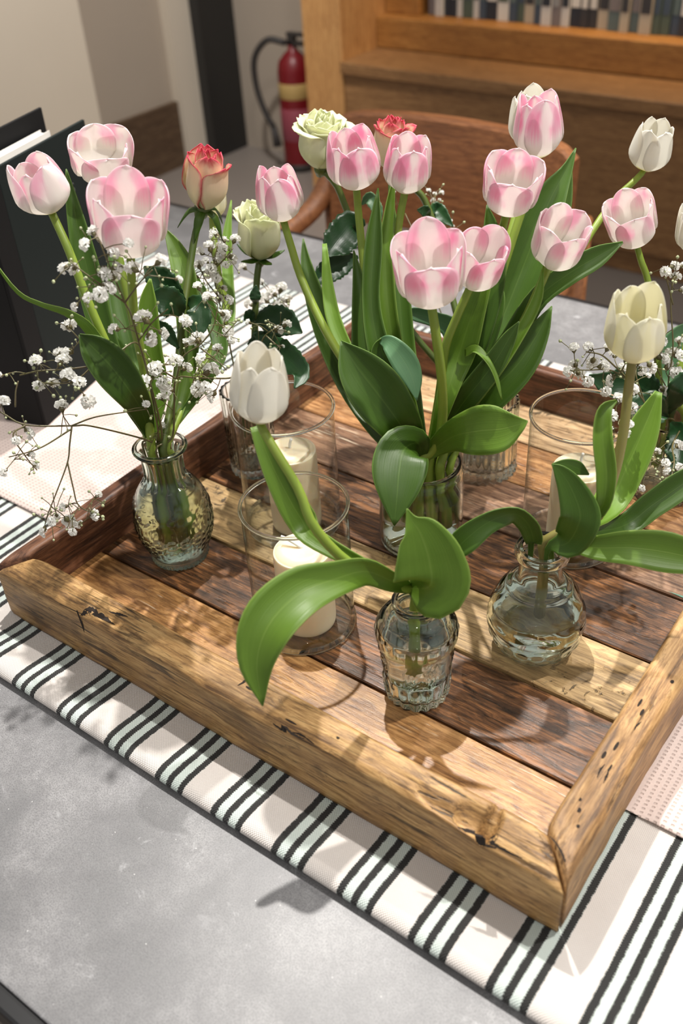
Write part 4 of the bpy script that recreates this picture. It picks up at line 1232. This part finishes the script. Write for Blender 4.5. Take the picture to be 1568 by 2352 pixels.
# ------------------------------------------------------------------ the cream tulip of the globe vase
tulip('cream tulip with pale yellow flush standing in the globe vase', (1452, 822, .765), (1468, 690, .722), 142, 0.96, 'cream',
      [(1442, 900, .775), (1430, 1000, .785), (1408, 1095, .795), (1368, 1190, .805), (1310, 1265, .815), (1262, 1305, .826), inside(RV, -0.002, -0.004, 0.075), inside(RV, -0.014, -0.01, 0.035)],
      [dict(p=[(1245, 1335, .84, 8), (1275, 1295, .824, 12), (1330, 1245, .81, 20), (1388, 1165, .80, 34), (1440, 1070, .795, 42), (1480, 980, .79, 34), (1512, 900, .785, 8)], m='leaf_fresh', cup=0.45),
       dict(p=[(1300, 1280, .82, 8), (1372, 1180, .80, 14), (1392, 1100, .79, 22), (1384, 1010, .785, 22), (1388, 945, .785, 16), (1415, 920, .785, 3)], m='leaf_fresh', cup=0.5),
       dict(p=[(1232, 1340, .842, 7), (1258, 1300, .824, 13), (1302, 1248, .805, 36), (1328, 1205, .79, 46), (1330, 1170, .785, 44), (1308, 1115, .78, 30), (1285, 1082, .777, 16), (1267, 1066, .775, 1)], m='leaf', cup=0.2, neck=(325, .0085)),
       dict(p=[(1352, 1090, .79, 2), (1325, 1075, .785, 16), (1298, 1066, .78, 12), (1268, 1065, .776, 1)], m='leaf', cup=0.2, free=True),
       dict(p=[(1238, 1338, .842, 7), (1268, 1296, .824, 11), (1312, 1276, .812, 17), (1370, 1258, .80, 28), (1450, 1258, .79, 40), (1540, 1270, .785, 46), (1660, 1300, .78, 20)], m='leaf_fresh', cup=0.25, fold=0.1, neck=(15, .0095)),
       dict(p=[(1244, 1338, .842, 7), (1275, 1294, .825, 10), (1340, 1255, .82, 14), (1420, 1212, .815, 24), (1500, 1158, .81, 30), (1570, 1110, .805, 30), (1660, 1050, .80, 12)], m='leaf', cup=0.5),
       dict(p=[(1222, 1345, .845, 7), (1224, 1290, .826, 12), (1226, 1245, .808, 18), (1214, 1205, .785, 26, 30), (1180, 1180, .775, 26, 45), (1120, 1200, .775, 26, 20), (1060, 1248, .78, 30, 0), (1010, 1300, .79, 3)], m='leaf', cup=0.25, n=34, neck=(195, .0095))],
      rot=0.5, via=(RV, 70, .004), seed=31, stem_r=0.0044, stem_mat='stem_brown', lens=[.95, .98, 1.12, 1.08, 1.12, 1.0], leans=[.0, 0, .03, .04, .03, .02])

# ------------------------------------------------------------------ the central bunch
NK = .965
tulip('wide open pink tulip bending over the folded leaf of the central bunch', (990, 698, .80), (984, 552, .755), 158, 1.06, 'pink',
      [(1001, 770, .815), (1014, 870, .85), (1016, 960, .895), (1000, 1030, .93), (985, 1085, .955), inside(MV, 0.004, -0.004)],
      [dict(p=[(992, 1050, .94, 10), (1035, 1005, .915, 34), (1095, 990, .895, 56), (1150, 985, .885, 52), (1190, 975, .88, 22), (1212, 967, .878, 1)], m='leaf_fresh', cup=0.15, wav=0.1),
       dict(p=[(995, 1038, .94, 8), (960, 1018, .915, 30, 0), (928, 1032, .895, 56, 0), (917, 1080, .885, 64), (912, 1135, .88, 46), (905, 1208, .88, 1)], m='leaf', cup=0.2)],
      rot=0.05, via=(MV, 290, .0105, 0.03, 1.1), seed=41, lens=[1.0, 1.10, 1.04, 1.24, 1.04, 1.10], leans=[.08, .06, .12, .03, .14, .08], stem_r=0.0046)
tulip('pink tulip tucked behind the widest open bloom of the central bunch', (1082, 655, .845), (1116, 545, .80), 122, 1.0, 'pink',
      [(1048, 730, .86), (1022, 800, .875), (1010, 900, .905), (995, 1030, .95), inside(MV, 0.008, 0.004)],
      [dict(p=[(1006, 960, .90, 6), (1030, 890, .87, 24), (1058, 800, .845, 36), (1085, 715, .825, 30), (1112, 655, .815, 16), (1132, 607, .81, 1)], m='leaf_fresh', cup=0.4),
       dict(p=[(1000, 1050, .955, 10), (1060, 930, .93, 26), (1130, 840, .91, 26), (1170, 775, .90, 16), (1192, 738, .895, 1)], m='leaf', cup=0.4)],
      rot=0.6, via=(MV, 350, .0105, 0.03, 1.1), seed=42, leans=[.05, .1, .16, .22, .1, .05])
tulip('upright pink tulip in front of the pale green rose', (818, 428, .915), (804, 306, .870), 128, 0.92, 'pink',
      [(824, 500, .93), (838, 640, .945), (852, 760, .955), (905, 930, .96), (960, 1070, NK), inside(MV, -0.008, 0.004)],
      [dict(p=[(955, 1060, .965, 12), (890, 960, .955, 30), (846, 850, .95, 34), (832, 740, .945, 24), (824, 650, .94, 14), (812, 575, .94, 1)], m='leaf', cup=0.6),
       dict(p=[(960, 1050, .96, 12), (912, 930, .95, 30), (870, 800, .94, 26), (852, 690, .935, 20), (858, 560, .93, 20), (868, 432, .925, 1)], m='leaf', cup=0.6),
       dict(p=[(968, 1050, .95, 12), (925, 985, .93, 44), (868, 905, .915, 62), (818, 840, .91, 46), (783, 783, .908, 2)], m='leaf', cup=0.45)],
      rot=0.3, via=(MV, 170, .0105, 0.03, 1.1), seed=43, leans=[.02, .0, .06, .0, .06, .1])
tulip('pink tulip in front of the red rose', (930, 440, .92), (942, 318, .875), 112, 0.96, 'pink',
      [(918, 500, .93), (903, 610, .94), (892, 740, .95), (925, 930, .96), (968, 1070, NK), inside(MV, -0.002, 0.008)],
      [dict(p=[(965, 1055, .965, 10), (925, 900, .95, 24), (895, 740, .935, 20), (885, 600, .93, 18), (895, 480, .925, 11), (906, 400, .925, 1)], m='leaf_fresh', cup=0.6),
       dict(p=[(970, 1060, .97, 10), (940, 900, .96, 26), (925, 780, .955, 26), (915, 660, .95, 24), (905, 560, .95, 14), (893, 395, .945, 1)], m='leaf', cup=0.6),
       dict(p=[(962, 1035, .945, 12), (918, 945, .925, 34), (884, 860, .91, 32), (872, 805, .905, 20), (880, 778, .90, 6)], m='leaf', cup=0.35, fix=True),
       dict(p=[(872, 782, .902, 6), (895, 790, .893, 20), (928, 830, .888, 30), (948, 872, .886, 22), (957, 920, .886, 1)], m='leaf_blue', cup=0.15, free=True)],
      rot=0.25, via=(MV, 110, .0105, 0.03, 1.1), seed=44, leans=[0, .02, .12, .05, .02, 0])
tulip('slim pink tulip leaning away from the central bunch over the pale green rose', (650, 505, .945), (632, 388, .905), 112, 0.86, 'pink',
      [(668, 565, .95), (692, 640, .955), (745, 755, .955), (820, 880, .955), (905, 1010, .96), (958, 1075, NK), inside(MV, -0.012, -0.002)],
      [dict(p=[(950, 1070, .965, 12), (880, 985, .955, 32), (815, 880, .945, 40), (755, 770, .94, 30), (716, 660, .935, 20), (702, 600, .935, 11), (696, 548, .935, 1)], m='leaf', cup=0.55),
       dict(p=[(900, 1000, .97, 8), (820, 850, .97, 14), (772, 750, .975, 17), (754, 670, .98, 14), (745, 560, .985, 5)], m='leaf_fresh', cup=0.3)],
      rot=0.1, via=(MV, 200, .0205, 0.03, 1.1), seed=45)
tulip('tall rosy tulip overlapping a white bloom at the top of the bunch', (1235, 362, .90), (1238, 218, .858), 118, 0.94, 'pink',
      [(1215, 430, .915), (1180, 540, .925), (1120, 720, .94), (1040, 920, .955), (985, 1060, NK), inside(MV, 0.012, 0.008)],
      [dict(p=[(1000, 1060, .965, 14), (1080, 890, .945, 36), (1150, 740, .935, 46), (1210, 590, .925, 54), (1262, 460, .918, 36), (1300, 392, .915, 14), (1322, 340, .913, 1)], m='leaf', cup=0.4),
       dict(p=[(1010, 1060, .97, 14), (1120, 860, .955, 32), (1200, 700, .945, 40), (1255, 560, .94, 34), (1290, 470, .935, 22), (1312, 380, .93, 2)], m='leaf', cup=0.4)],
      rot=0.3, via=(MV, 50, .0205, 0.03, 1.1), seed=46, leans=[.0, .0, .0, -.05, .0, .0])
tulip('tall white tulip behind the rosy one at the top of the bunch', (1222, 335, .968), (1218, 205, .925), 108, 0.86, 'white',
      [(1200, 430, .972), (1165, 560, .972), (1105, 740, .97), (1030, 920, .965), (985, 1060, .97), inside(MV, 0.010, 0.014)], [], rot=0.8, via=(MV, 85, .0205, 0.03, 1.1), seed=47, lens=[1, .9, 1, .95, .95, 1.08])
tulip('open pink tulip directly below the tallest rosy one', (1164, 484, .865), (1186, 372, .82), 130, 1.04, 'pink',
      [(1150, 540, .885), (1122, 640, .90), (1075, 790, .92), (1020, 940, .945), (985, 1060, NK), inside(MV, 0.006, 0.0)],
      [dict(p=[(990, 1055, .965, 12), (1050, 900, .945, 26), (1105, 740, .925, 32), (1135, 610, .915, 28), (1128, 530, .91, 18), (1118, 470, .91, 1)], m='leaf', cup=0.5),
       dict(p=[(992, 1050, .96, 10), (1045, 920, .94, 24), (1100, 800, .925, 30), (1135, 700, .915, 24), (1150, 645, .91, 2)], m='leaf', cup=0.5)],
      rot=0.0, via=(MV, 50, .0105, 0.03, 1.1), seed=48, lens=[1.02, 1.06, 1.0, 1.10, 1.04, 1.08], leans=[.04, .12, .1, .0, .1, .12])
tulip('pale pink tulip tilting over the long leaf of the bunch', (1262, 608, .865), (1308, 502, .82), 122, 1.04, 'palepink',
      [(1236, 665, .88), (1196, 750, .90), (1130, 860, .92), (1050, 985, .945), (990, 1070, NK), inside(MV, 0.014, 0.0)],
      [dict(p=[(1000, 1060, .965, 12), (1090, 910, .94, 28), (1170, 790, .92, 28), (1230, 690, .905, 24), (1300, 632, .895, 26), (1370, 590, .89, 24), (1430, 556, .885, 2)], m='leaf', cup=0.4),
       dict(p=[(1000, 1060, .96, 14), (1060, 965, .935, 34), (1130, 895, .915, 46), (1190, 835, .905, 42), (1235, 765, .90, 26), (1267, 703, .895, 1)], m='leaf', cup=0.35),
       dict(p=[(1010, 1050, .955, 10), (1070, 930, .93, 22), (1130, 850, .91, 22), (1190, 770, .90, 14), (1232, 690, .895, 12), (1248, 610, .89, 1)], m='leaf_fresh', cup=0.5),
       dict(p=[(1068, 812, .88, 10, 40), (1092, 803, .872, 12, 40), (1118, 828, .868, 9, 50), (1138, 866, .866, 7, 50), (1152, 918, .866, 1)], m='leaf_fresh', cup=0.2, free=True)],
      rot=0.6, via=(MV, 10, .0205, 0.03, 1.1), seed=49, leans=[.02, .06, .1, .1, .1, .12], lens=[1.04, 1.08, 1.0, 1.1, 1.04, 1.06])
tulip('small white tulip on a long slanting stem over the table', (1481, 390, .985), (1512, 284, .945), 98, 0.92, 'white',
      [(1452, 420, .985), (1418, 452, .98), (1372, 512, .975), (1290, 640, .97), (1150, 820, .965), (1040, 980, .965), (990, 1070, NK), inside(MV, 0.016, 0.006)],
      [dict(p=[(1000, 1055, .968, 10), (1040, 930, .955, 26), (1060, 830, .945, 30), (1040, 760, .94, 26), (1000, 735, .935, 18), (955, 722, .93, 16), (922, 718, .93, 6)], m='leaf_blue', cup=0.3)],
      rot=0.7, via=(MV, 28, .030, 0.03, 1.0), seed=50, stem_r=0.0036)

# ------------------------------------------------------------------ roses in the ribbed tumbler
rose('ruffled pale green rose behind the upright pink tulip', (735, 384, 1.03), (744, 262, .99), 112, 'rose_green',
     [(772, 425, 1.04), (795, 480, 1.05), (820, 540, 1.055), (900, 700, 1.06), (1030, 860, 1.06), (1085, 950, 1.058), inside(TV, -0.006, 0)],
     [dict(p=[(815, 540, 1.05, 3), (808, 520, 1.04, 36), (785, 545, 1.03, 42), (765, 570, 1.025, 34), (752, 590, 1.02, 2)]),
      dict(p=[(822, 590, 1.055, 3), (795, 600, 1.045, 24), (765, 615, 1.04, 32), (735, 640, 1.035, 22), (722, 655, 1.03, 2)]),
      dict(p=[(830, 470, 1.06, 2), (848, 455, 1.055, 14), (866, 480, 1.05, 14), (875, 505, 1.05, 2)], m='leaf_blue')], via=(TV, 180, .012), seed=7, npet=17, curl=0.16, sepals=False)
rose('crimson-edged rose behind the pink tulips, half hidden', (893, 385, 1.03), (905, 272, .99), 92, 'rose_red',
     [(930, 420, 1.04), (965, 445, 1.045), (985, 485, 1.05), (1010, 560, 1.055), (1060, 760, 1.06), (1100, 950, 1.058), inside(TV, 0.006, 0)],
     [dict(p=[(985, 490, 1.05, 2), (1000, 480, 1.045, 16), (1015, 495, 1.04, 18), (1040, 520, 1.035, 2)]),
      dict(p=[(988, 495, 1.05, 2), (975, 485, 1.045, 14), (958, 482, 1.04, 2)])], via=(TV, 20, .012), seed=9, npet=11, curl=0.08, sepals=False)

# ------------------------------------------------------------------ tulips in the crystal vase by the back rail
tulip('small pale pink tulip on a bare stem above the cream tulip', (1460, 556, .945), (1440, 462, .902), 112, 1.04, 'palepink',
      [(1472, 600, .95), (1488, 650, .96), (1505, 780, .97), (1515, 900, .985), (1520, 985, 1.0), inside(BV, -0.004, 0)],
      [dict(p=[(1525, 985, .995, 8), (1530, 900, .98, 24), (1540, 810, .97, 28), (1560, 770, .965, 22), (1590, 740, .96, 3)], m='leaf_blue', cup=0.3)],
      rot=0.1, via=(BV, 230, .012), seed=61, stem_r=0.0036, lens=[1.02, 1.06, 1.0, 1.10, 1.0, 1.08], leans=[.04, .08, .1, .0, .1, .1])
tulip('white tulip at the outer side of the crystal vase bunch', (1592, 580, .955), (1594, 470, .913), 84, 0.9, 'white',
      [(1588, 680, .965), (1575, 800, .975), (1550, 900, .985), (1530, 985, 1.0), inside(BV, 0.004, 0)],
      [dict(p=[(1530, 990, 1.0, 8), (1555, 900, .985, 20), (1585, 820, .975, 22), (1610, 740, .97, 2)], m='leaf', cup=0.4)], rot=0.0, via=(BV, 0, .012), seed=62)
gl = rose('pale green rose hidden behind the cream tulip', (1632, 850, 1.04), (1642, 776, 1.01), 80, 'rose_green',
     [(1600, 905, 1.03), (1560, 955, 1.01), inside(BV, 0, 0.004)],
     [dict(p=[(1530, 940, .99, 3), (1490, 900, .975, 34), (1450, 880, .97, 40), (1400, 880, .965, 34), (1352, 862, .96, 2)]),
      dict(p=[(1532, 960, .99, 3), (1500, 935, .975, 38), (1480, 960, .965, 46), (1470, 1010, .96, 2)]),
      dict(p=[(1540, 970, .985, 3), (1560, 1000, .965, 30), (1558, 1050, .955, 34), (1535, 1090, .95, 2)]),
      dict(p=[(1535, 950, .99, 3), (1560, 900, .97, 30), (1590, 880, .965, 34), (1625, 860, .96, 2)])], via=(BV, 110, .012), seed=8, npet=12)

# ------------------------------------------------------------------ baby's breath
def blossom_mesh(seed):
    r = random.Random(seed)
    VV, FF = [], []
    for k in range(26):
        z = 1 - 1.25 * (k + 0.5) / 26
        th = k * 2.399
        q = math.sqrt(max(0, 1 - z * z))
        d = V((q * math.cos(th), q * math.sin(th), z)).normalized()
        a = d.cross(V((r.uniform(-1, 1), r.uniform(-1, 1), r.uniform(-1, 1)))).normalized()
        b = d.cross(a)
        L = r.uniform(0.80, 1.0); wd = r.uniform(0.28, 0.40)
        n0 = len(VV)
        pts = [d * 0.25, d * L * 0.75 + a * wd, d * L + a * wd * 0.45 + b * 0.14 * r.uniform(-1, 1), d * L * 0.95 - a * wd * 0.45 + b * 0.18 * r.uniform(-1, 1), d * L * 0.75 - a * wd, d * L * 0.72 + b * 0.2]
        VV += [p * 0.5 for p in pts]
        FF += [(n0, n0 + 1, n0 + 5), (n0 + 1, n0 + 2, n0 + 5), (n0 + 2, n0 + 3, n0 + 5), (n0 + 3, n0 + 4, n0 + 5), (n0 + 4, n0, n0 + 5)]
    me = bpy.data.meshes.new('blossom')
    me.from_pydata([tuple(v) for v in VV], [], FF)
    me.materials.append(M['gyp'])
    return me
BLOS = [blossom_mesh(s) for s in range(4)]

def sprig(label, branches, blossoms, via, nbuds=40, seed=1, jit=0.012, reach=0.05, bscale=1.3):
    """branches: pixel polylines (px, py, depth); blossoms: (px, py, diameter px)."""
    r = random.Random(seed)
    branches[0] = list(reversed(into(branches[0][1:], *via, margin=0.006)[-3:])) + [w for w in into(branches[0][1:], *via, margin=0.006)[:-3]]
    paths = [pxpath(b, 5 * len(b)) for b in branches]
    foot = paths[0][0]
    root = thing('baby_breath_sprig', foot.to_tuple(), label, 'baby breath', None)
    parts = []
    for i, p in enumerate(paths):
        n = len(p); r0 = 0.0011 if i == 0 else 0.0008
        parts.append(tube(p, [r0 * lerp(1, 0.6, k / n) for k in range(n)], 6))
    nodes = [q for p in paths for q in p[len(p) // 3 if p is paths[0] else 2:]]
    twigs, buds, ends = [], [], []
    for (px, py, dia) in blossoms:
        # depth: that of the nearest branch point on screen, with scatter
        best = min(nodes, key=lambda q: (V(project(q)) - V((px, py))).length)
        d = depth(best) + r.uniform(-jit, jit)
        P = at(px, py, d)
        near = sorted(nodes, key=lambda q: (q - P).length)[:6]
        q = near[min(len(near) - 1, r.randrange(6))]
        mid = (P + q) / 2 + V((r.uniform(-1, 1), r.uniform(-1, 1), r.uniform(-0.2, 1))) * (P - q).length * 0.12
        twigs.append((q, mid, P, dia))
        ends.append((P, mid))
    for (q, mid, P, dia) in twigs:
        c_ = catmull([tuple(q), tuple(mid), tuple(P)], 7)
        parts.append(tube(c_, 0.00045, 5))
        dr = (P - mid).normalized()
        sz = dia * depth(P) / F * bscale
        o = child_of(root, 'blossom', BLOS[r.randrange(4)], P + dr * sz * 0.15 - foot)
        o.scale = (sz, sz, sz * r.uniform(0.8, 1.0))
        o.rotation_euler = (dr * 0.6 + V((0, 0, 0.5)) + V((r.uniform(-.4, .4), r.uniform(-.4, .4), 0))).to_track_quat('Z', 'Y').to_euler()
        parts.append(tube([P - dr * sz * 0.34, P - dr * sz * 0.12, P + dr * sz * 0.10], [0.0006, sz * 0.20, sz * 0.12], 6))
    bp = []
    for k in range(nbuds):
        (P, mid) = r.choice(ends)
        s = mid.lerp(P, r.uniform(-0.1, 0.6))
        e = s + V((r.gauss(0, 1), r.gauss(0, 1), r.gauss(0.1, 1))).normalized() * r.uniform(0.008, 0.022)
        parts.append(tube([s, (s + e) / 2 + V((0, 0, 0.001)), e], 0.00035, 4))
        b = r.uniform(0.0009, 0.0017)
        dd = (e - s).normalized()
        bp.append(tube([e - dd * b, e - dd * b * 0.3, e + dd * b * 0.5, e + dd * b], [b * 0.45, b, b * 0.8, b * 0.2], 6))
    mesh_obj('stems', join(*parts), M['stem_gyp'], root)
    bo = mesh_obj('buds', join(*bp), M['bud'], root)
    bo['kind'] = 'stuff'
    return root

def project(p):
    q = RM.transposed() @ (V(p) - CAM)
    return (784 + F * q.x / -q.z, 1176 - F * q.y / -q.z)

def cr(x0, y0, s, lst): return [(x0 + x / s, y0 + y / s, d / s) for x, y, d in lst]
LVn = inside(LV, 0, 0, 0.05)
sprig('baby breath sprig of dense white blossoms below the blown-open tulip', [
        [LVn, (372, 1008, .925), (345, 880, .87), (318, 783, .825), (300, 720, .80), (287, 695, .785), (255, 620, .76), (225, 545, .75)],
        [(287, 695, .785), (240, 660, .77), (185, 620, .76), (160, 600, .76)],
        [(287, 695, .785), (320, 650, .765), (350, 620, .75)],
        [(318, 783, .825), (350, 740, .80), (385, 710, .785)]],
      cr(0, 500, 2.613, [(520, 155, 75), (560, 90, 66), (670, 215, 66), (690, 300, 66), (740, 297, 34), (805, 310, 84), (395, 300, 70), (445, 305, 68), (615, 340, 86), (685, 360, 66), (640, 415, 84), (600, 450, 86), (545, 480, 64),
        (455, 527, 50), (870, 610, 96), (895, 715, 86), (970, 690, 66), (1100, 615, 78), (695, 670, 64), (955, 265, 76), (760, 155, 60), (1065, 370, 44)]), (LV, 244, .0143), 46, 1)
sprig('baby breath sprig reaching out over the magazine holder', [
        [LVn, (365, 1010, .925), (345, 890, .88), (318, 790, .855), (270, 810, .84), (215, 838, .83), (150, 848, .825), (90, 852, .82), (45, 862, .82)],
        [(215, 838, .83), (180, 870, .825), (150, 880, .82), (100, 880, .82)],
        [(215, 838, .83), (200, 800, .825), (165, 760, .82)]],
      cr(0, 500, 2.613, [(415, 655, 84), (355, 820, 64), (420, 810, 78), (365, 870, 74), (220, 865, 74), (395, 960, 86), (470, 985, 74), (310, 995, 68), (230, 995, 68), (605, 845, 74), (740, 850, 98), (705, 910, 60), (520, 1090, 80), (0, 950, 50)]), (LV, 164, .0135), 42, 2)
sprig('thin drooping baby breath sprig hanging over the dark side rail', [
        [inside(LV, -0.006, 0, 0.05), (350, 1016, .925), (300, 1000, .90), (205, 978, .865), (165, 978, .85), (60, 976, .835), (8, 950, .83), (-30, 930, .83)],
        [(165, 978, .85), (160, 1020, .85), (155, 1062, .85), (130, 1130, .85), (110, 1180, .855)],
        [(155, 1062, .85), (168, 1120, .85), (180, 1160, .855), (215, 1180, .86)],
        [(165, 978, .85), (205, 962, .85), (245, 953, .845), (335, 940, .84)],
        [(60, 976, .835), (30, 1000, .83), (60, 1050, .84), (85, 1080, .845)],
        [(35, 935, .83), (36, 900, .83), (42, 875, .83)],
        [(165, 985, .85), (90, 1030, .84), (20, 1050, .835)]],
      cr(0, 500, 2.613, [(20, 1105, 66), (165, 1285, 70), (95, 1330, 54), (370, 1140, 74), (875, 1128, 46), (965, 1258, 50), (180, 1425, 44), (210, 1490, 46), (30, 1520, 50),
        (585, 1668, 46), (565, 1775, 66), (405, 1815, 76), (480, 1838, 50), (435, 1875, 50), (390, 1735, 50), (310, 1815, 54), (265, 1875, 58), (340, 1790, 44)]), (LV, 228, .0145), 70, 3)
sprig('baby breath sprig spreading toward the single white tulip', [
        [inside(LV, 0.004, 0, 0.05), (395, 1005, .93), (400, 930, .905), (405, 870, .885), (455, 868, .87), (522, 869, .86), (545, 860, .86)],
        [(405, 870, .885), (420, 820, .875), (461, 790, .865), (490, 750, .86), (500, 700, .855)],
        [(461, 800, .865), (500, 830, .86), (520, 850, .86)],
        [(405, 870, .885), (370, 850, .875), (340, 830, .87)]],
      cr(0, 500, 2.613, [(935, 905, 80), (885, 980, 86), (975, 975, 80), (1015, 1040, 74), (1060, 860, 70), (1185, 735, 84), (1175, 1010, 80), (1250, 925, 84), (1280, 1060, 64), (967, 1083, 40), (1340, 580, 60), (1355, 675, 64), (1380, 730, 46), (1190, 420, 46), (1250, 480, 50), (1110, 905, 60), (1215, 845, 56), (1120, 760, 54), (1305, 790, 50), (1230, 1010, 56)]), (LV, 308, .0135), 80, 4, bscale=1.45)
CVn = inside(CV, 0, 0, 0.05)
sprig('baby breath cloud behind the stem of the red-edged rose', [
        [CVn, (565, 960, 1.055), (540, 860, 1.02), (520, 760, 1.0), (500, 680, .99), (490, 620, .985), (500, 560, .98)],
        [(500, 680, .99), (470, 640, .985), (455, 600, .985)],
        [(520, 760, 1.0), (500, 740, .99), (470, 740, .985), (430, 745, .98)],
        [(490, 620, .985), (515, 595, .98), (535, 570, .98)]],
      cr(380, 300, 3.92, [(455, 940, 86), (525, 990, 60), (620, 990, 76), (400, 1060, 90), (530, 1070, 86), (485, 1100, 76), (590, 1145, 96), (460, 1185, 80), (320, 1100, 76), (415, 1250, 86), (300, 1220, 76), (360, 1285, 76), (450, 1325, 76), (265, 1320, 80), (105, 1335, 70),
        (555, 1515, 76), (485, 1520, 66), (520, 1655, 80), (545, 1790, 86), (580, 1880, 60), (465, 1840, 64), (395, 1725, 64), (340, 1600, 50), (565, 1640, 54), (500, 1030, 60), (370, 1180, 60), (545, 1200, 56), (300, 1400, 56), (520, 1420, 56)]), (CV, 240, .010), 44, 5, bscale=1.45)
sprig('short baby breath sprig between the rose leaves above the white tulip', [
        [inside(CV, 0.004, 0, 0.05), (580, 960, 1.055), (590, 880, 1.02), (598, 800, 1.0), (610, 770, .99), (640, 750, .985)],
        [(610, 770, .99), (632, 790, .985), (645, 800, .985)]],
      cr(380, 300, 3.92, [(1005, 1800, 96), (1080, 1750, 80), (750, 1725, 50), (1050, 1940, 36)]), (CV, 0, .010), 16, 6)
sprig('baby breath sprig hanging over the striped cloth behind the pale green rose', [
        [inside(CV, 0, 0.004, 0.05), (585, 955, 1.06), (610, 820, 1.10), (625, 740, 1.13), (640, 690, 1.15)], [(625, 740, 1.13), (655, 715, 1.14), (665, 700, 1.14)]],
      [(610, 690, 26), (628, 675, 24), (645, 665, 24), (640, 700, 28), (660, 690, 24), (622, 712, 24), (652, 712, 26), (560, 615, 20), (575, 700, 20), (600, 650, 16)], (CV, 60, .016), 14, 7)
BVn = inside(BV, 0, 0, 0.05)
sprig('baby breath sprig of loose blossoms beneath the cream tulip', [
        [BVn, (1515, 990, 1.0), (1495, 960, .95), (1480, 925, .90), (1440, 870, .88), (1410, 840, .875), (1380, 815, .87), (1345, 808, .87)],
        [(1440, 870, .88), (1400, 850, .875), (1350, 850, .87), (1320, 850, .87)],
        [(1480, 925, .90), (1460, 860, .89), (1470, 830, .90), (1490, 815, .90)],
        [(1480, 930, .90), (1445, 945, .865), (1420, 970, .85), (1430, 990, .845)]],
      cr(1150, 550, 3.751, [(1160, 920, 90), (630, 945, 76), (765, 935, 78), (920, 940, 74), (980, 995, 84), (1075, 1040, 74), (1180, 1045, 98), (1285, 1090, 94), (1205, 1120, 80), (790, 1050, 96), (870, 1095, 96), (640, 1080, 84), (600, 1135, 80), (670, 1155, 86), (735, 1210, 90), (1045, 1125, 94),
        (960, 1200, 96), (895, 1295, 84), (1140, 1310, 112), (1010, 1385, 90), (1140, 1450, 94), (955, 1530, 98), (1085, 1590, 76), (1055, 1645, 94), (1260, 1175, 44), (950, 1635, 50)]), (BV, 290, .012), 30, 8, bscale=1.4)
sprig('tall baby breath sprig beside the cream tulip', [
        [BVn, (1530, 990, 1.0), (1535, 900, .97), (1545, 800, .95), (1540, 700, .94), (1545, 640, .93)],
        [(1535, 900, .97), (1510, 850, .955), (1500, 810, .95)], [(1535, 900, .97), (1560, 860, .955), (1580, 830, .95)], [(1545, 700, .94), (1530, 640, .93), (1520, 620, .93)]],
      cr(1150, 550, 3.751, [(1480, 235, 80), (1410, 275, 80), (1500, 325, 86), (1560, 230, 60), (1555, 440, 60), (1395, 865, 74), (1535, 880, 66), (1390, 910, 56), (1375, 1020, 98), (1500, 990, 110), (1430, 1090, 94), (1545, 1000, 94), (1525, 1150, 110), (1395, 1300, 94), (1325, 1420, 110), (1215, 1635, 110), (1530, 1240, 76), (1555, 1300, 66)]), (BV, 50, .012), 24, 9, bscale=1.4)
sprig('low baby breath sprig hanging in front of the crystal vase', [
        [BVn, (1535, 1000, .995), (1545, 1020, .94), (1548, 1060, .91), (1540, 1100, .90), (1530, 1130, .90)],
        [(1548, 1060, .91), (1520, 1070, .905), (1500, 1060, .90), (1480, 1070, .90)]],
      cr(1250, 950, 4.93, [(1510, 365, 124), (1410, 650, 96), (1510, 620, 96), (1520, 750, 124), (1265, 440, 96), (1130, 600, 114), (1360, 560, 96), (1270, 920, 104), (1110, 830, 76), (1430, 960, 86)]), (BV, 330, .018), 26, 10)
sprig('wispy baby breath sprig beside the red rose', [
        [inside(TV, 0, 0.004, 0.05), (1095, 950, 1.06), (1030, 760, 1.08), (960, 560, 1.10), (930, 490, 1.11)], [(960, 560, 1.10), (985, 500, 1.12), (1000, 450, 1.13)], [(985, 500, 1.12), (1020, 520, 1.12), (1035, 540, 1.12)]],
      [(985, 440, 14), (998, 446, 12), (1012, 444, 14), (994, 462, 14), (1008, 460, 10), (905, 444, 10), (1022, 500, 9), (1034, 508, 9), (1040, 520, 8), (1036, 535, 8)], (TV, 100, .012), 14, 11, bscale=1.1)
